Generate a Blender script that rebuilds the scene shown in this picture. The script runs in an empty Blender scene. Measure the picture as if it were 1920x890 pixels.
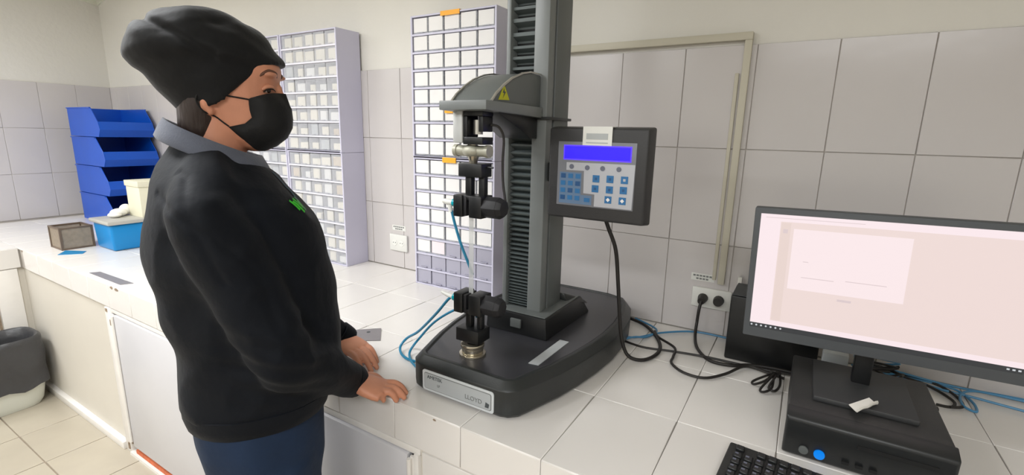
import bpy, bmesh, math, random
from math import sin, cos, pi, radians, sqrt
from mathutils import Vector, Matrix, noise
from mathutils.bvhtree import BVHTree
random.seed(7)
V = Vector
scene = bpy.context.scene
COL = scene.collection

# ------------------------------------------------------------------ camera
YAW, PIT, ROL = radians(-30.97), radians(12.08), radians(1.265)
cam_data = bpy.data.cameras.new('camera')
cam_data.sensor_width = 36.0
cam_data.lens = 905.8 / 1920 * 36.0
cam_data.clip_start = 0.02
cam = bpy.data.objects.new('camera', cam_data)
COL.objects.link(cam)
fw = V((sin(YAW) * cos(PIT), cos(YAW) * cos(PIT), -sin(PIT)))
r0 = V((cos(YAW), -sin(YAW), 0))
u0 = r0.cross(fw)
rt = r0 * cos(ROL) + u0 * sin(ROL)
up = u0 * cos(ROL) - r0 * sin(ROL)
cam.matrix_world = Matrix(((rt.x, up.x, -fw.x, 0), (rt.y, up.y, -fw.y, 0), (rt.z, up.z, -fw.z, 1.4105), (0, 0, 0, 1)))
scene.camera = cam

# ------------------------------------------------------------------ world, lights, exposure
world = bpy.data.worlds.new('world')
scene.world = world
world.use_nodes = True
world.node_tree.nodes['Background'].inputs[0].default_value = (1.0, 0.98, 0.95, 1)
world.node_tree.nodes['Background'].inputs[1].default_value = 0.3
scene.view_settings.view_transform = 'Standard'
scene.view_settings.look = 'None'
scene.view_settings.gamma = 1.0
scene.view_settings.exposure = 0.36

def area_light(name, loc, sx, sy, power, color=(0.94, 0.965, 1.0)):
    d = bpy.data.lights.new(name, 'AREA')
    d.shape = 'RECTANGLE'; d.size = sx; d.size_y = sy
    d.energy = power; d.color = color
    o = bpy.data.objects.new(name, d); COL.objects.link(o)
    o.location = loc
    return o
CEIL = 2.30
# light fittings, the last three unseen and added to even out the light: (x, y, length, width, watts)
LAMPS = [(-1.75, 0.20, 1.3, 0.32, 21), (-3.5, -0.3, 1.3, 0.32, 27), (0.35, -0.95, 1.3, 0.32, 30), (-1.75, -1.7, 1.3, 0.32, 24)]
for x, y, sx, sy, w in LAMPS:
    area_light('lamp_light', (x, y, CEIL - 0.075), sx - .04, sy - .04, w)

# ------------------------------------------------------------------ helpers
def lin(c):
    return tuple((x / 12.92 if x <= 0.04045 else ((x + 0.055) / 1.055) ** 2.4) for x in [v / 255 for v in c])

MATS = {}
def mat(name, rgb, rough=0.5, metal=0.0, var=0.04, scale=8.0, bump=0.0, bscale=None, emit=None, estr=1.0,
        spec=0.5, alpha=1.0, coat=0.0, stretch=None, sheen=0.0):
    m = bpy.data.materials.new(name); m.use_nodes = True
    nt = m.node_tree; N = nt.nodes; L = nt.links
    b = N['Principled BSDF']
    c = lin(rgb)
    b.inputs['Roughness'].default_value = rough
    b.inputs['Metallic'].default_value = metal
    b.inputs['Specular IOR Level'].default_value = spec
    b.inputs['Coat Weight'].default_value = coat
    b.inputs['Sheen Weight'].default_value = sheen
    tc = N.new('ShaderNodeTexCoord')
    mp = N.new('ShaderNodeMapping')
    if stretch: mp.inputs['Scale'].default_value = stretch
    L.new(tc.outputs['Object'], mp.inputs[0])
    nz = N.new('ShaderNodeTexNoise'); nz.inputs['Scale'].default_value = scale; nz.inputs['Detail'].default_value = 4
    L.new(mp.outputs[0], nz.inputs['Vector'])
    rp = N.new('ShaderNodeMapRange')
    rp.inputs[1].default_value = 0.3; rp.inputs[2].default_value = 0.7
    rp.inputs[3].default_value = 1 - var; rp.inputs[4].default_value = 1 + var
    L.new(nz.outputs[0], rp.inputs[0])
    mx = N.new('ShaderNodeVectorMath'); mx.operation = 'SCALE'
    mx.inputs[0].default_value = c
    L.new(rp.outputs[0], mx.inputs['Scale'])
    L.new(mx.outputs[0], b.inputs['Base Color'])
    if bump:
        n2 = N.new('ShaderNodeTexNoise'); n2.inputs['Scale'].default_value = bscale or scale * 4; n2.inputs['Detail'].default_value = 3
        L.new(mp.outputs[0], n2.inputs['Vector'])
        bp = N.new('ShaderNodeBump'); bp.inputs['Strength'].default_value = bump; bp.inputs['Distance'].default_value = 0.01
        L.new(n2.outputs[0], bp.inputs['Height']); L.new(bp.outputs[0], b.inputs['Normal'])
    if emit:
        b.inputs['Emission Color'].default_value = (*lin(emit), 1)
        b.inputs['Emission Strength'].default_value = estr
    if alpha < 1: b.inputs['Alpha'].default_value = alpha
    MATS[name] = m
    return m

mat('plaster', (224, 221, 213), 0.75, var=0.02, scale=2, bump=0.15, bscale=40)
mat('ceiling_paint', (222, 222, 208), 0.8, var=0.02)
mat('wall_tile', (202, 197, 195), 0.22, var=0.02, scale=3, bump=0.06, bscale=12)
mat('counter_tile', (232, 228, 223), 0.2, var=0.02, scale=4, bump=0.04, bscale=12)
mat('grout', (180, 173, 164), 0.9, var=0.1, scale=20)
mat('floor_tile', (180, 171, 154), 0.25, var=0.04, scale=6)
mat('floor_grout', (146, 132, 116), 0.9, var=0.1, scale=20)
mat('base_plaster', (214, 208, 196), 0.6, var=0.03, scale=3, bump=0.1)
mat('door_white', (208, 207, 210), 0.35, var=0.015)
mat('frame_white', (232, 228, 222), 0.4, var=0.03, scale=15)
mat('chipped', (150, 132, 112), 0.9, var=0.2, scale=60)
mat('trunking', (196, 190, 172), 0.5, var=0.02)
mat('lavender', (206, 204, 222), 0.4, var=0.015)
mat('shelf_white', (228, 226, 236), 0.4, var=0.015)
mat('drawer_clear', (232, 234, 240), 0.25, var=0.02, alpha=0.28)
mat('drawer_back', (176, 175, 182), 0.7, var=0.02)
mat('drawer_gray', (186, 184, 200), 0.25, var=0.02, alpha=0.8)
mat('card_white', (238, 236, 234), 0.6, var=0.015)
mat('card_pink', (238, 226, 230), 0.6, var=0.015)
mat('content_cream', (236, 228, 206), 0.6, var=0.05, scale=20)
mat('content_white', (238, 236, 230), 0.6, var=0.05, scale=20)
mat('content_gray', (178, 182, 182), 0.6, var=0.08, scale=20)
mat('content_tan', (206, 184, 148), 0.6, var=0.08, scale=20)
mat('cabinet_dark', (120, 118, 130), 0.7, var=0.02)
mat('orange_tape', (255, 178, 40), 0.5, var=0.03)
mat('machine_gray', (96, 100, 99), 0.42, var=0.03, scale=5, spec=0.4)
mat('machine_light', (116, 120, 119), 0.4, var=0.03)
mat('machine_dark', (38, 41, 41), 0.38, var=0.05, bump=0.05, bscale=300)
mat('machine_top', (54, 54, 58), 0.3, var=0.04)
mat('black_plastic', (19, 20, 21), 0.4, var=0.1)
mat('black_soft', (25, 25, 28), 0.6, var=0.1)
mat('rubber_black', (10, 11, 12), 0.7, var=0.1)
mat('bellows', (96, 104, 104), 0.5, var=0.1)
mat('silver', (196, 194, 188), 0.28, metal=0.9, var=0.05)
mat('steel_warm', (196, 188, 170), 0.25, metal=0.9, var=0.06, scale=30)
mat('load_cell', (206, 208, 206), 0.4, metal=0.3, var=0.04)
mat('cast_beige', (176, 174, 158), 0.45, metal=0.2, var=0.04)
mat('plate_gray', (176, 180, 182), 0.5, var=0.03)
mat('plate_border', (206, 210, 212), 0.4, var=0.02)
mat('ink_dark', (70, 76, 78), 0.6)
mat('ink_gray', (120, 122, 120), 0.6)
mat('yellow_sign', (190, 190, 20), 0.5, var=0.03)
mat('panel_case', (48, 48, 49), 0.5, var=0.03, bump=0.08, bscale=300)
mat('membrane_gray', (120, 122, 128), 0.4, var=0.02)
mat('membrane_light', (182, 184, 190), 0.4, var=0.02)
mat('membrane_blue', (96, 122, 152), 0.4, var=0.02)
mat('key_blue', (40, 108, 162), 0.4, var=0.05)
mat('key_dark', (28, 78, 128), 0.4)
mat('key_round', (100, 104, 120), 0.4)
mat('lcd', (20, 0, 200), 0.3, emit=(40, 0, 250), estr=0.75)
mat('lcd_glow', (70, 40, 220), 0.3, emit=(90, 60, 240), estr=0.6)
mat('sticker_white', (226, 226, 220), 0.5, var=0.03)
mat('hose_blue', (36, 132, 170), 0.35, var=0.04)
mat('fitting_teal', (0, 160, 176), 0.3, var=0.04)
mat('fitting_white', (232, 232, 226), 0.35)
mat('film', (210, 212, 210), 0.3, alpha=0.45)
mat('cable_black', (34, 31, 29), 0.5, var=0.05)
mat('cable_blue', (72, 136, 178), 0.4, var=0.05)
mat('monitor_black', (76, 79, 82), 0.6, var=0.03)
mat('pc_black', (44, 44, 44), 0.45, var=0.05, bump=0.08, bscale=300)
mat('pc_front', (31, 33, 34), 0.4, var=0.05)
mat('screen_pink', (60, 50, 50), 0.3, emit=(232, 214, 210), estr=0.78)
mat('screen_margin', (60, 50, 50), 0.3, emit=(244, 228, 232), estr=0.78)
mat('screen_window', (60, 50, 50), 0.3, emit=(244, 228, 230), estr=0.78)
mat('screen_tool', (60, 50, 50), 0.3, emit=(226, 208, 202), estr=0.78)
mat('screen_line', (60, 50, 50), 0.3, emit=(214, 198, 200), estr=0.78)
mat('screen_icon', (60, 50, 50), 0.3, emit=(200, 206, 210), estr=0.78)
mat('taskbar', (36, 38, 40), 0.4, emit=(44, 46, 50), estr=0.6)
mat('badge_glow', (0, 110, 200), 0.3, emit=(0, 120, 220), estr=0.5)  # badge sticker blue, with a glow put into the colour
mat('paper', (240, 238, 230), 0.6, var=0.02)
mat('bin_blue', (2, 80, 190), 0.35, var=0.05, scale=5)
mat('tub_teal', (0, 130, 196), 0.35, var=0.03)
mat('lid_gray', (178, 176, 168), 0.4, var=0.04)
mat('cream_card', (226, 222, 198), 0.6, var=0.03)
mat('mesh_wire', (112, 96, 82), 0.5, metal=0.3, var=0.1)
mat('mesh_panel', (160, 146, 128), 0.6, alpha=0.7, var=0.1, scale=60)
mat('teal_sheet', (0, 124, 176), 0.4)
mat('metal_plate', (150, 146, 148), 0.4, metal=0.4, var=0.05)
mat('bag', (62, 62, 64), 0.38, var=0.15, scale=6, bump=0.5, bscale=25)
mat('bin_white', (214, 216, 206), 0.4, var=0.03)
mat('rust', (206, 110, 70), 0.8, var=0.2, scale=40)
mat('skin', (204, 140, 110), 0.5, var=0.06, scale=25, bump=0.05, bscale=200)
mat('hair', (40, 25, 18), 0.5, var=0.25, scale=60, bump=0.4, bscale=90, stretch=(1, 1, .2))
mat('brow', (96, 62, 46), 0.7, var=0.1)
mat('lips', (150, 84, 74), 0.5)
mat('eye_white', (220, 210, 204), 0.3)
mat('eye_dark', (30, 20, 16), 0.2)
mat('hat', (7, 8, 10), 0.7, var=0.15, scale=12, bump=0.2, bscale=30, sheen=0.1, spec=0.3)
mat('mask', (6, 6, 7), 0.8, var=0.1, scale=20, bump=0.1, bscale=200)
mat('sweater', (6, 11, 19), 0.75, var=0.15, scale=10, bump=0.12, bscale=60, sheen=0.03, spec=0.22)
mat('collar', (84, 88, 100), 0.85, var=0.08, scale=30, bump=0.15, bscale=300, sheen=0.2)
mat('placket', (18, 60, 82), 0.7, var=0.1)
mat('emblem_green', (52, 200, 30), 0.6, var=0.1)
mat('trousers', (8, 34, 62), 0.85, var=0.12, scale=14, bump=0.15, bscale=50)
mat('seam_dark', (38, 34, 48), 0.7)
mat('stand_black', (50, 51, 52), 0.5, var=0.03)
mat('shoe', (24, 24, 26), 0.5, var=0.1)
mat('lamp_white', (235, 235, 232), 0.5)
mat('lamp_glow', (240, 240, 240), 0.5, emit=(255, 248, 238), estr=2.5)

class MB:
    """collects geometry in world coordinates, becomes ONE mesh object"""
    def __init__(s): s.v = []; s.f = []
    def add(s, vs, fs):
        o = len(s.v); s.v += [V(p) for p in vs]; s.f += [tuple(i + o for i in f) for f in fs]; return s
    def box(s, a, b, M=None):
        x0, y0, z0 = a; x1, y1, z1 = b
        vs = [V(p) for p in ((x0,y0,z0),(x1,y0,z0),(x1,y1,z0),(x0,y1,z0),(x0,y0,z1),(x1,y0,z1),(x1,y1,z1),(x0,y1,z1))]
        if M: vs = [M @ p for p in vs]
        return s.add(vs, [(0,3,2,1),(4,5,6,7),(0,1,5,4),(1,2,6,5),(2,3,7,6),(3,0,4,7)])
    def loft(s, rings, caps=True, closed=True):
        o = len(s.v); n = len(rings[0])
        for r in rings: s.v += [V(p) for p in r]
        for i in range(len(rings) - 1):
            for j in range(n if closed else n - 1):
                k = (j + 1) % n
                s.f.append((o+i*n+j, o+i*n+k, o+(i+1)*n+k, o+(i+1)*n+j))
        if caps and closed:
            s.f.append(tuple(o + j for j in reversed(range(n))))
            s.f.append(tuple(o + (len(rings)-1)*n + j for j in range(n)))
        return s
    def prism(s, poly, d):
        """poly: 3-D points of one face, d: extrusion vector"""
        a = [V(p) for p in poly]; b = [p + V(d) for p in a]
        return s.loft([a, b])
    def cyl(s, p0, p1, r0, r1=None, n=20):
        r1 = r0 if r1 is None else r1
        p0, p1 = V(p0), V(p1); t = (p1 - p0).normalized()
        a = t.orthogonal().normalized(); b = t.cross(a)
        ring = lambda p, r: [p + (a*cos(2*pi*i/n) + b*sin(2*pi*i/n)) * r for i in range(n)]
        return s.loft([ring(p0, r0), ring(p1, r1)])
    def tube(s, pts, rad, n=10, smooth=True, sub=6, round_ends=False, flat=None):
        pts = [V(p) for p in pts]
        rads = list(rad) if hasattr(rad, '__len__') else [rad]*len(pts)
        if smooth and len(pts) > 2:
            P = []; R = []
            for i in range(len(pts)-1):
                p0 = pts[max(i-1,0)]; p1 = pts[i]; p2 = pts[i+1]; p3 = pts[min(i+2,len(pts)-1)]
                for k in range(sub):
                    t = k/sub
                    P.append(0.5*((2*p1)+(p2-p0)*t+(2*p0-5*p1+4*p2-p3)*t*t+(3*p1-p0-3*p2+p3)*t**3))
                    R.append(rads[i]*(1-t)+rads[i+1]*t)
            P.append(pts[-1]); R.append(rads[-1]); pts, rads = P, R
        tg = [(pts[min(i+1,len(pts)-1)]-pts[max(i-1,0)]).normalized() for i in range(len(pts))]
        a = flat.normalized() if flat else tg[0].orthogonal().normalized()
        rings = []
        ext = []
        if round_ends:
            for k in (0.02, 0.5, 0.85): ext.append((pts[0]-tg[0]*rads[0]*sqrt(1-k*k), rads[0]*k, tg[0]))
        seq = ext + list(zip(pts, rads, tg))
        if round_ends:
            for k in (0.85, 0.5, 0.02): seq.append((pts[-1]+tg[-1]*rads[-1]*sqrt(1-k*k), rads[-1]*k, tg[-1]))
        for p, r, t in seq:
            a = (a - t*a.dot(t)).normalized(); b = t.cross(a)
            rings.append([p + (a*cos(2*pi*i/n)+b*sin(2*pi*i/n))*r for i in range(n)])
        return s.loft(rings)
    def ball(s, c, r, n=14, m=8, M=None):
        c = V(c); rr = V(r) if hasattr(r, '__len__') else V((r, r, r))
        rings = []
        for i in range(m+1):
            th = pi*i/m if 0 < i < m else (0.02 if i == 0 else pi-0.02)
            ring = [V((sin(th)*cos(2*pi*j/n)*rr.x, sin(th)*sin(2*pi*j/n)*rr.y, -cos(th)*rr.z)) for j in range(n)]
            rings.append([(M @ p if M else p) + c for p in ring])
        return s.loft(rings)

def org(parent):
    o = V((0, 0, 0))
    while parent: o += parent.location; parent = parent.parent
    return o

def build(name, mb, material, parent=None, bevel=0, smooth=False, seg=2):
    me = bpy.data.meshes.new(name)
    off = org(parent)
    me.from_pydata([p - off for p in mb.v], [], mb.f)
    me.validate()
    bm = bmesh.new(); bm.from_mesh(me)
    bmesh.ops.recalc_face_normals(bm, faces=bm.faces[:])
    if bevel:
        ed = [e for e in bm.edges if len(e.link_faces) == 2 and e.calc_face_angle(0) > radians(30)]
        bmesh.ops.bevel(bm, geom=ed, offset=bevel, segments=seg, affect='EDGES', profile=0.5, clamp_overlap=True)
    bm.to_mesh(me); bm.free()
    if smooth or bevel:
        for p in me.polygons: p.use_smooth = True
        me.set_sharp_from_angle(angle=radians(38 if not smooth is True else 60))
    me.materials.append(MATS[material])
    o = bpy.data.objects.new(name, me); COL.objects.link(o)
    o.parent = parent
    return o

def thing(name, label, cat, loc, group=None):
    o = bpy.data.objects.new(name, None); COL.objects.link(o)
    o.empty_display_size = 0.05
    o.location = loc; o['label'] = label; o['category'] = cat
    if group: o['group'] = group
    return o
def tag(o, label, cat, group=None):
    o['label'] = label; o['category'] = cat
    if group: o['group'] = group
    return o
def struct(o): o['kind'] = 'structure'; return o
def place(name, me, parent, loc):
    """a mesh-sharing piece at a world position"""
    o = bpy.data.objects.new(name, me); COL.objects.link(o)
    o.parent = parent; o.location = V(loc) - org(parent)
    return o
def text(name, body, size, M, material, parent, depth=0.0003):
    cu = bpy.data.curves.new(name, 'FONT'); cu.body = body; cu.size = size; cu.extrude = depth
    cu.align_x = 'LEFT'
    t = bpy.data.objects.new(name, cu); COL.objects.link(t)
    bpy.context.view_layer.update()
    me = bpy.data.meshes.new_from_object(t.evaluated_get(bpy.context.evaluated_depsgraph_get()))
    bpy.data.objects.remove(t)
    off = org(parent)
    me.transform(Matrix.Translation(-off) @ M)
    me.materials.clear(); me.materials.append(MATS[material])
    o = bpy.data.objects.new(name, me); COL.objects.link(o); o.parent = parent
    return o

# ------------------------------------------------------------------ the room
YB, XL, ZC = 1.626, -4.45, 0.778      # back wall, left wall, worktop height
YF = 0.762                            # front of the counter
XR, YR = 1.9, -2.6
def slab(name, a, b, m): return struct(build(name, MB().box(a, b), m))
floor = slab('floor', (XL-.1, YR-.1, -.1), (XR+.1, YB+.1, -0.004), 'floor_grout')
slab('ceiling', (XL-.1, YR-.1, CEIL), (XR+.1, YB+.1, CEIL+.1), 'ceiling_paint')
wall_back = slab('wall_back', (XL-.1, YB+.008, -.004), (XR+.1, YB+.12, CEIL), 'plaster')
wall_left = slab('wall_left', (XL-.12, YR, -.004), (XL-.008, YB+.008, CEIL), 'plaster')
slab('wall_right', (XR, YR, -.004), (XR+.1, YB+.008, CEIL), 'plaster')
slab('wall_front', (XL-.008, YR-.1, -.004), (XR, YR, CEIL), 'plaster')
# cornice patch seen in the corner
struct(build('trim_1', MB().prism([(XL-.008, YB+.008, 2.235), (XL+.30, YB+.008, CEIL), (XL-.008, YB+.008, CEIL)], (0, -.012, 0))
      .prism([(XL-.008, YB-.004, 2.235), (XL-.008, YB-.34, CEIL), (XL-.008, YB-.004, CEIL)], (.012, 0, 0)), 'ceiling_paint'))

def tile_mesh(w, d, h, gap, name, material, bev=0.0012):
    mb = MB().box((-w/2+gap/2, -d/2+gap/2, -h), (w/2-gap/2, d/2-gap/2, 0))
    o = build(name, mb, material, bevel=bev, seg=1)
    me = o.data; bpy.data.objects.remove(o); return me

# wall tiles 0.20 x 0.30
def wt_mesh(axis):
    g = 0.0016
    mb = MB()
    if axis == 'y': mb.box((-.1+g/2, 0, -.15+g/2), (.1-g/2, .010, .15-g/2))
    else: mb.box((-.010, -.1+g/2, -.15+g/2), (0, .1-g/2, .15-g/2))
    o = build('tile', mb, 'wall_tile', bevel=0.0012, seg=1); me = o.data; bpy.data.objects.remove(o); return me
wty, wtx = wt_mesh('y'), wt_mesh('x')
gb = struct(build('trim_2', MB().box((XL, YB+.0035, ZC), (XR, YB+.009, 1.678)), 'grout'))
gl = struct(build('trim_3', MB().box((XL-.009, YR, 0.0), (XL-.0035, YB, 1.678)), 'grout'))
x = 0.0365 + 0.2*9
while x > XL + 0.02:
    for r in range(3):
        w = 0
        if x - .1 < XR - .05:
            place('tile', wty, wall_back, (x - .1, YB + random.uniform(-.0004, .0006), 1.68 - .15 - .3*r))
    x -= 0.2
y = YB - .1
while y > -1.6:
    for r in range(3):
        place('tile', wtx, wall_left, (XL + random.uniform(-.0006, .0004), y, 1.68 - .15 - .3*r))
    y -= .2
# floor tiles 0.32
fm = tile_mesh(.32, .32, .006, .004, 'tile', 'floor_tile')
for i in range(-7, 6):
    for j in range(-5, 2):
        xx = -2.62 + .32*i + .16; yy = .535 + .32*j - .16
        if xx > XL - .1 and yy < YF + .2 and not (j == 1 and yy > YF):
            place('tile', fm, floor, (xx, yy, 0))
# trunking
struct(build('trim_4', MB().box((-.97, YB-.016, 1.690), (-.178, YB+.008, 1.712)), 'trunking', bevel=.002))
struct(build('trim_5', MB().box((-.198, YB-.016, .955), (-.178, YB, 1.690)), 'trunking', bevel=.002))
struct(build('trim_6', MB().box((-.216, YB-.008, .965), (-.205, YB, 1.60)), 'trunking', bevel=.002))

# ------------------------------------------------------------------ counter
ctr = thing('tiled_counter', 'long built-in counter with white tiled top and cupboard doors below', 'counter', (-1.2, 1.2, 0))
XE = 1.6
core = MB().box((XL+.002, YF+.006, .672), (XE, YB-.002, ZC-.006))
core.box((XL+.002, -1.9, .672), (-3.45, YF+.006, ZC-.006))
build('slab', core, 'grout', ctr)
under = MB().box((XL+.002, YF+.012, 0), (-2.425, YB-.002, .672))
under.box((-2.425, YF+.04, 0), (-.70, YB-.002, .672)).box((-.70, YF+.006, 0), (XE, YB-.002, .672))
under.box((XL+.002, -1.9, 0), (-3.462, YF+.012, .672))
build('base', under, 'base_plaster', ctr)
RD = .288
tm = tile_mesh(.2, RD, .0065, .0016, 'tile', 'counter_tile')
x = .0205 + .2*7
while x > XL + .15:
    for r in range(3):
        place('tile', tm, ctr, (x + .1 - .2, YF + RD/2 + RD*r, ZC + random.uniform(-.0004, 0)))
    x -= .2
xlast = x + .1
tm2 = tile_mesh(.2, .2, .0065, .0016, 'tile', 'counter_tile')
for i in range(5):
    for j in range(12):
        place('tile', tm2, ctr, (-3.45 - .1 - .2*i, YF - .1 - .2*j, ZC))
def slabtile(w, h, t, n, material):
    o = build(n, MB().box((-w/2, 0, -h/2), (w/2, t, h/2)), material, bevel=.001, seg=1); me = o.data; bpy.data.objects.remove(o); return me
at = slabtile(.1985, .1, .0075, 'tile', 'counter_tile')
x = .0205 + .2*7 - .1
while x > -3.42:
    place('tile', at, ctr, (x, YF - random.uniform(0, .0006), ZC - .052)); x -= .2
o = build('tile', MB().box((-.0075, -.099, -.05), (0, .099, .05)), 'counter_tile', bevel=.001, seg=1); atx = o.data; bpy.data.objects.remove(o)
for j in range(12): place('tile', atx, ctr, (-3.4505+.008, YF - .1 - .2*j, ZC - .052))
bt = slabtile(.1975, .2, .007, 'tile', 'counter_tile')
for i in range(11):
    for r in range(3):
        place('tile', bt, ctr, (-.695 + .1 + .2*i, YF + .001, .672 - .102 - .202*r))
# doors
def cup_door(x0, x1, hs):
    d = build('door', MB().box((x0, YF - .006, .05), (x1, YF + .014, .652)), 'door_white', ctr, bevel=.002)
    hx = x0 if hs < 0 else x1
    h = MB().cyl((hx + hs*.008, YF - .008, .07), (hx + hs*.008, YF - .008, .645), .006, n=10)
    h.box((hx + hs*.02 - .012, YF - .004, .06), (hx + hs*.02 + .012, YF + .002, .65))
    build('hinge', h, 'frame_white', d, bevel=0)
    k = MB().box(((x1 if hs < 0 else x0) - .012 + hs*.03*-1*-1, YF - .018, .36), ((x1 if hs < 0 else x0) + .012 + hs*.03, YF - .006, .44))
    return d
cup_door(-2.345, -1.53, -1)
cup_door(-1.52, -.735, 1)
fr = MB().box((-2.43, YF - .004, 0), (-2.378, YF + .03, .672)).box((-2.378, YF + .002, .654), (-.70, YF + .03, .672))
fr.box((-.715, YF - .006, 0), (-.70, YF + .03, .66))
build('door_frame', fr, 'frame_white', ctr, bevel=.002)
build('rusty_strip', MB().box((-2.34, YF - .002, .015), (-1.6, YF + .02, .032)), 'rust', ctr)['label'] = 'rusty strip under the door'
build('sill', MB().box((-2.378, YF - .012, 0), (-.715, YF + .03, .014)), 'frame_white', ctr)
struct(build('baseboard_back', MB().box((-3.44, YF - .012, 0), (-2.44, YF + .012, .035)), 'frame_white', bevel=.002))
# left wing door
d = build('door', MB().box((-3.462, -.35, .05), (-3.446, .60, .645)), 'door_white', ctr, bevel=.002)
d = build('door', MB().box((-3.462, -1.32, .05), (-3.446, -.36, .645)), 'door_white', ctr, bevel=.002)
fr = MB().box((-3.462, .655, 0), (-3.444, .745, .672)).box((-3.462, -1.9, .652), (-3.45, .65, .672))
build('door_frame', fr, 'frame_white', ctr, bevel=.002)
# chips in the tiled edge
for cx, w in ((-2.335, .03), (-2.29, .035), (-.652, .010), (-3.38, .02)):
    mb = MB()
    pts = [(cx + w*.5*cos(a)*random.uniform(.6, 1.1), YF - .0012, ZC - .008 + min(w*.3, .007)*sin(a)*random.uniform(.6, 1.1)) for a in [2*pi*i/9 for i in range(9)]]
    mb.prism(pts, (0, .003, 0)); build('chip', mb, 'chipped', ctr)['label'] = 'brown chip in the tile edge'
mb = MB()
for z0, z1, xa in ((.655, .668, -2.415), (.06, .12, -2.36), (.02, .05, -2.40), (.60, .625, -2.385)):
    mb.box((xa, YF - .0075, z0), (xa + .012, YF - .003, z1))
build('stain', mb, 'chipped', ctr)
mb = MB().box((-3.4445, .648, .60), (-3.443, .656, .66)).box((-3.4445, .640, .30), (-3.443, .650, .54))
build('gap', mb, 'chipped', ctr)

# ------------------------------------------------------------------ ceiling lamps
LN = ['white ceiling light fitting closest to the standing person', 'added unseen white ceiling light fitting closest to the left wall', 'added unseen white ceiling light fitting on the right behind the camera', 'added unseen white ceiling light fitting nearest the wall behind the camera']
for (x, y, sx, sy, w), lb in zip(LAMPS, LN):
    t = thing('ceiling_light', lb, 'light', (x, y, CEIL))
    mb = MB().box((x-sx/2, y-sy/2, CEIL-.05), (x+sx/2, y+sy/2, CEIL-.002))
    h = build('housing', mb, 'lamp_white', t, bevel=.006)
    build('diffuser', MB().box((x-sx/2+.02, y-sy/2+.02, CEIL-.062), (x+sx/2-.02, y+sy/2-.02, CEIL-.05)), 'lamp_glow', t, bevel=.003)

# ------------------------------------------------------------------ drawer cabinets
PW, UH, CD = .0762, .532, .131
def mesh_only(mb, m, bevel=0):
    o = build('tmp', mb, m, bevel=bevel, seg=1); me = o.data; bpy.data.objects.remove(o); return me
def tray(m):
    w, h, d = .0715, .056, .118
    mb = MB().box((-w/2, 0, -h/2), (w/2, .002, h/2)).box((-w/2, .002, -h/2), (w/2, d, -h/2+.002))
    mb.box((-w/2, .002, -h/2+.002), (-w/2+.0015, d, h/2-.006)).box((w/2-.0015, .002, -h/2+.002), (w/2, d, h/2-.006))
    mb.box((-w/2+.02, -.006, -h/2+.002), (w/2-.02, 0, -h/2+.006))
    return mesh_only(mb, m)
TR_C, TR_G = tray('drawer_clear'), tray('drawer_gray')
CARD = mesh_only(MB().box((-.0345, -.0012, -.0225), (.0315, -.0002, .0275)), 'card_white')
CARDP = mesh_only(MB().box((-.0345, -.0012, -.0225), (.0315, -.0002, .0275)), 'card_pink')
CONT = {}
def content(w, h, m, ox=0):
    k = (round(w, 3), round(h, 3), m, round(ox, 3))
    if k not in CONT:
        CONT[k] = mesh_only(MB().box((ox-w/2, .008, -.026), (ox+w/2, .09, -.026+h)), m, bevel=.002)
    return CONT[k]
def cabinet(x0, z0, style, label, seed, group=None, yf=1.494):
    rnd = random.Random(seed)
    t = thing('drawer_cabinet', label, 'cabinet', (x0 + .1985, yf + CD/2, z0), group)
    W = .397
    mb = MB()
    mb.box((x0, yf, z0), (x0+.008, yf+CD, z0+UH)).box((x0+W-.008, yf, z0), (x0+W, yf+CD, z0+UH))
    mb.box((x0+.008, yf, z0), (x0+W-.008, yf+CD, z0+.006)).box((x0+.008, yf, z0+UH-.006), (x0+W-.008, yf+CD, z0+UH))
    build('housing', mb, 'lavender', t, bevel=.0012, seg=1)
    build('back_panel', MB().box((x0+.008, yf+CD-.006, z0+.006), (x0+W-.008, yf+CD-.002, z0+UH-.006)), 'drawer_back', t)
    if z0 > 1.0: build('seam_strip', MB().box((x0+.004, yf-.0008, z0-.001), (x0+W-.012, yf+.003, z0+.0042)), 'seam_dark', t)
    RH = (UH - .008)/8
    for r in range(1, 8):
        build('shelf', MB().box((x0+.008, yf+.001, z0+.004+RH*r-.0035), (x0+W-.008, yf+CD-.006, z0+.004+RH*r+.0035)), 'shelf_white' if style != 'right' else 'lavender', t)
    for r in range(8):
        for c in range(5):
            cx = x0 + .008 + PW*(c+.5); cz = z0 + .004 + RH*(r+.5) - .0005
            if style == 'right':
                low = (z0 < 1.0) and (r < 2 or (r == 2 and c > 1))
                dr = place('drawer', TR_G if low else TR_C, t, (cx, yf+.006+rnd.uniform(-.001, .002), cz))
                if not low:
                    cd = place('label_card', CARDP if rnd.random() < .02 else CARD, dr, (0, 0, 0)); cd.location = (0, 0, 0)
            else:
                dr = place('drawer', TR_C, t, (cx, yf+.006+rnd.uniform(-.001, .002), cz))
                q = rnd.random()
                topr = z0 > 1.0 and r >= 6
                if topr: w, h, m = .062, .044+rnd.random()*.006, 'content_cream'
                else:
                    w, h = rnd.choice((.036, .046, .056, .062)), rnd.choice((.030, .038, .044, .048))
                    m = 'content_cream' if q < .5 else 'content_white' if q < .78 else 'content_tan' if q < .84 else 'content_gray'
                cd = place('content', content(w, h, m, rnd.choice((-.006, 0, .005))), dr, (0, 0, 0)); cd.location = (0, 0, 0)
    return t
xa, xb, xc = -1.3745, -2.2, -2.603
cabinet(xa, ZC, 'right', 'lower drawer cabinet beside the tall machine, with two grey bottom drawer rows', 1)
cabinet(xa, ZC+UH+.001, 'right', 'upper drawer cabinet beside the tall machine, white drawers and orange tape on top edge', 2)
cabinet(xb, ZC, 'left', 'lower lavender drawer cabinet with right side exposed, behind the person', 3)
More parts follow.
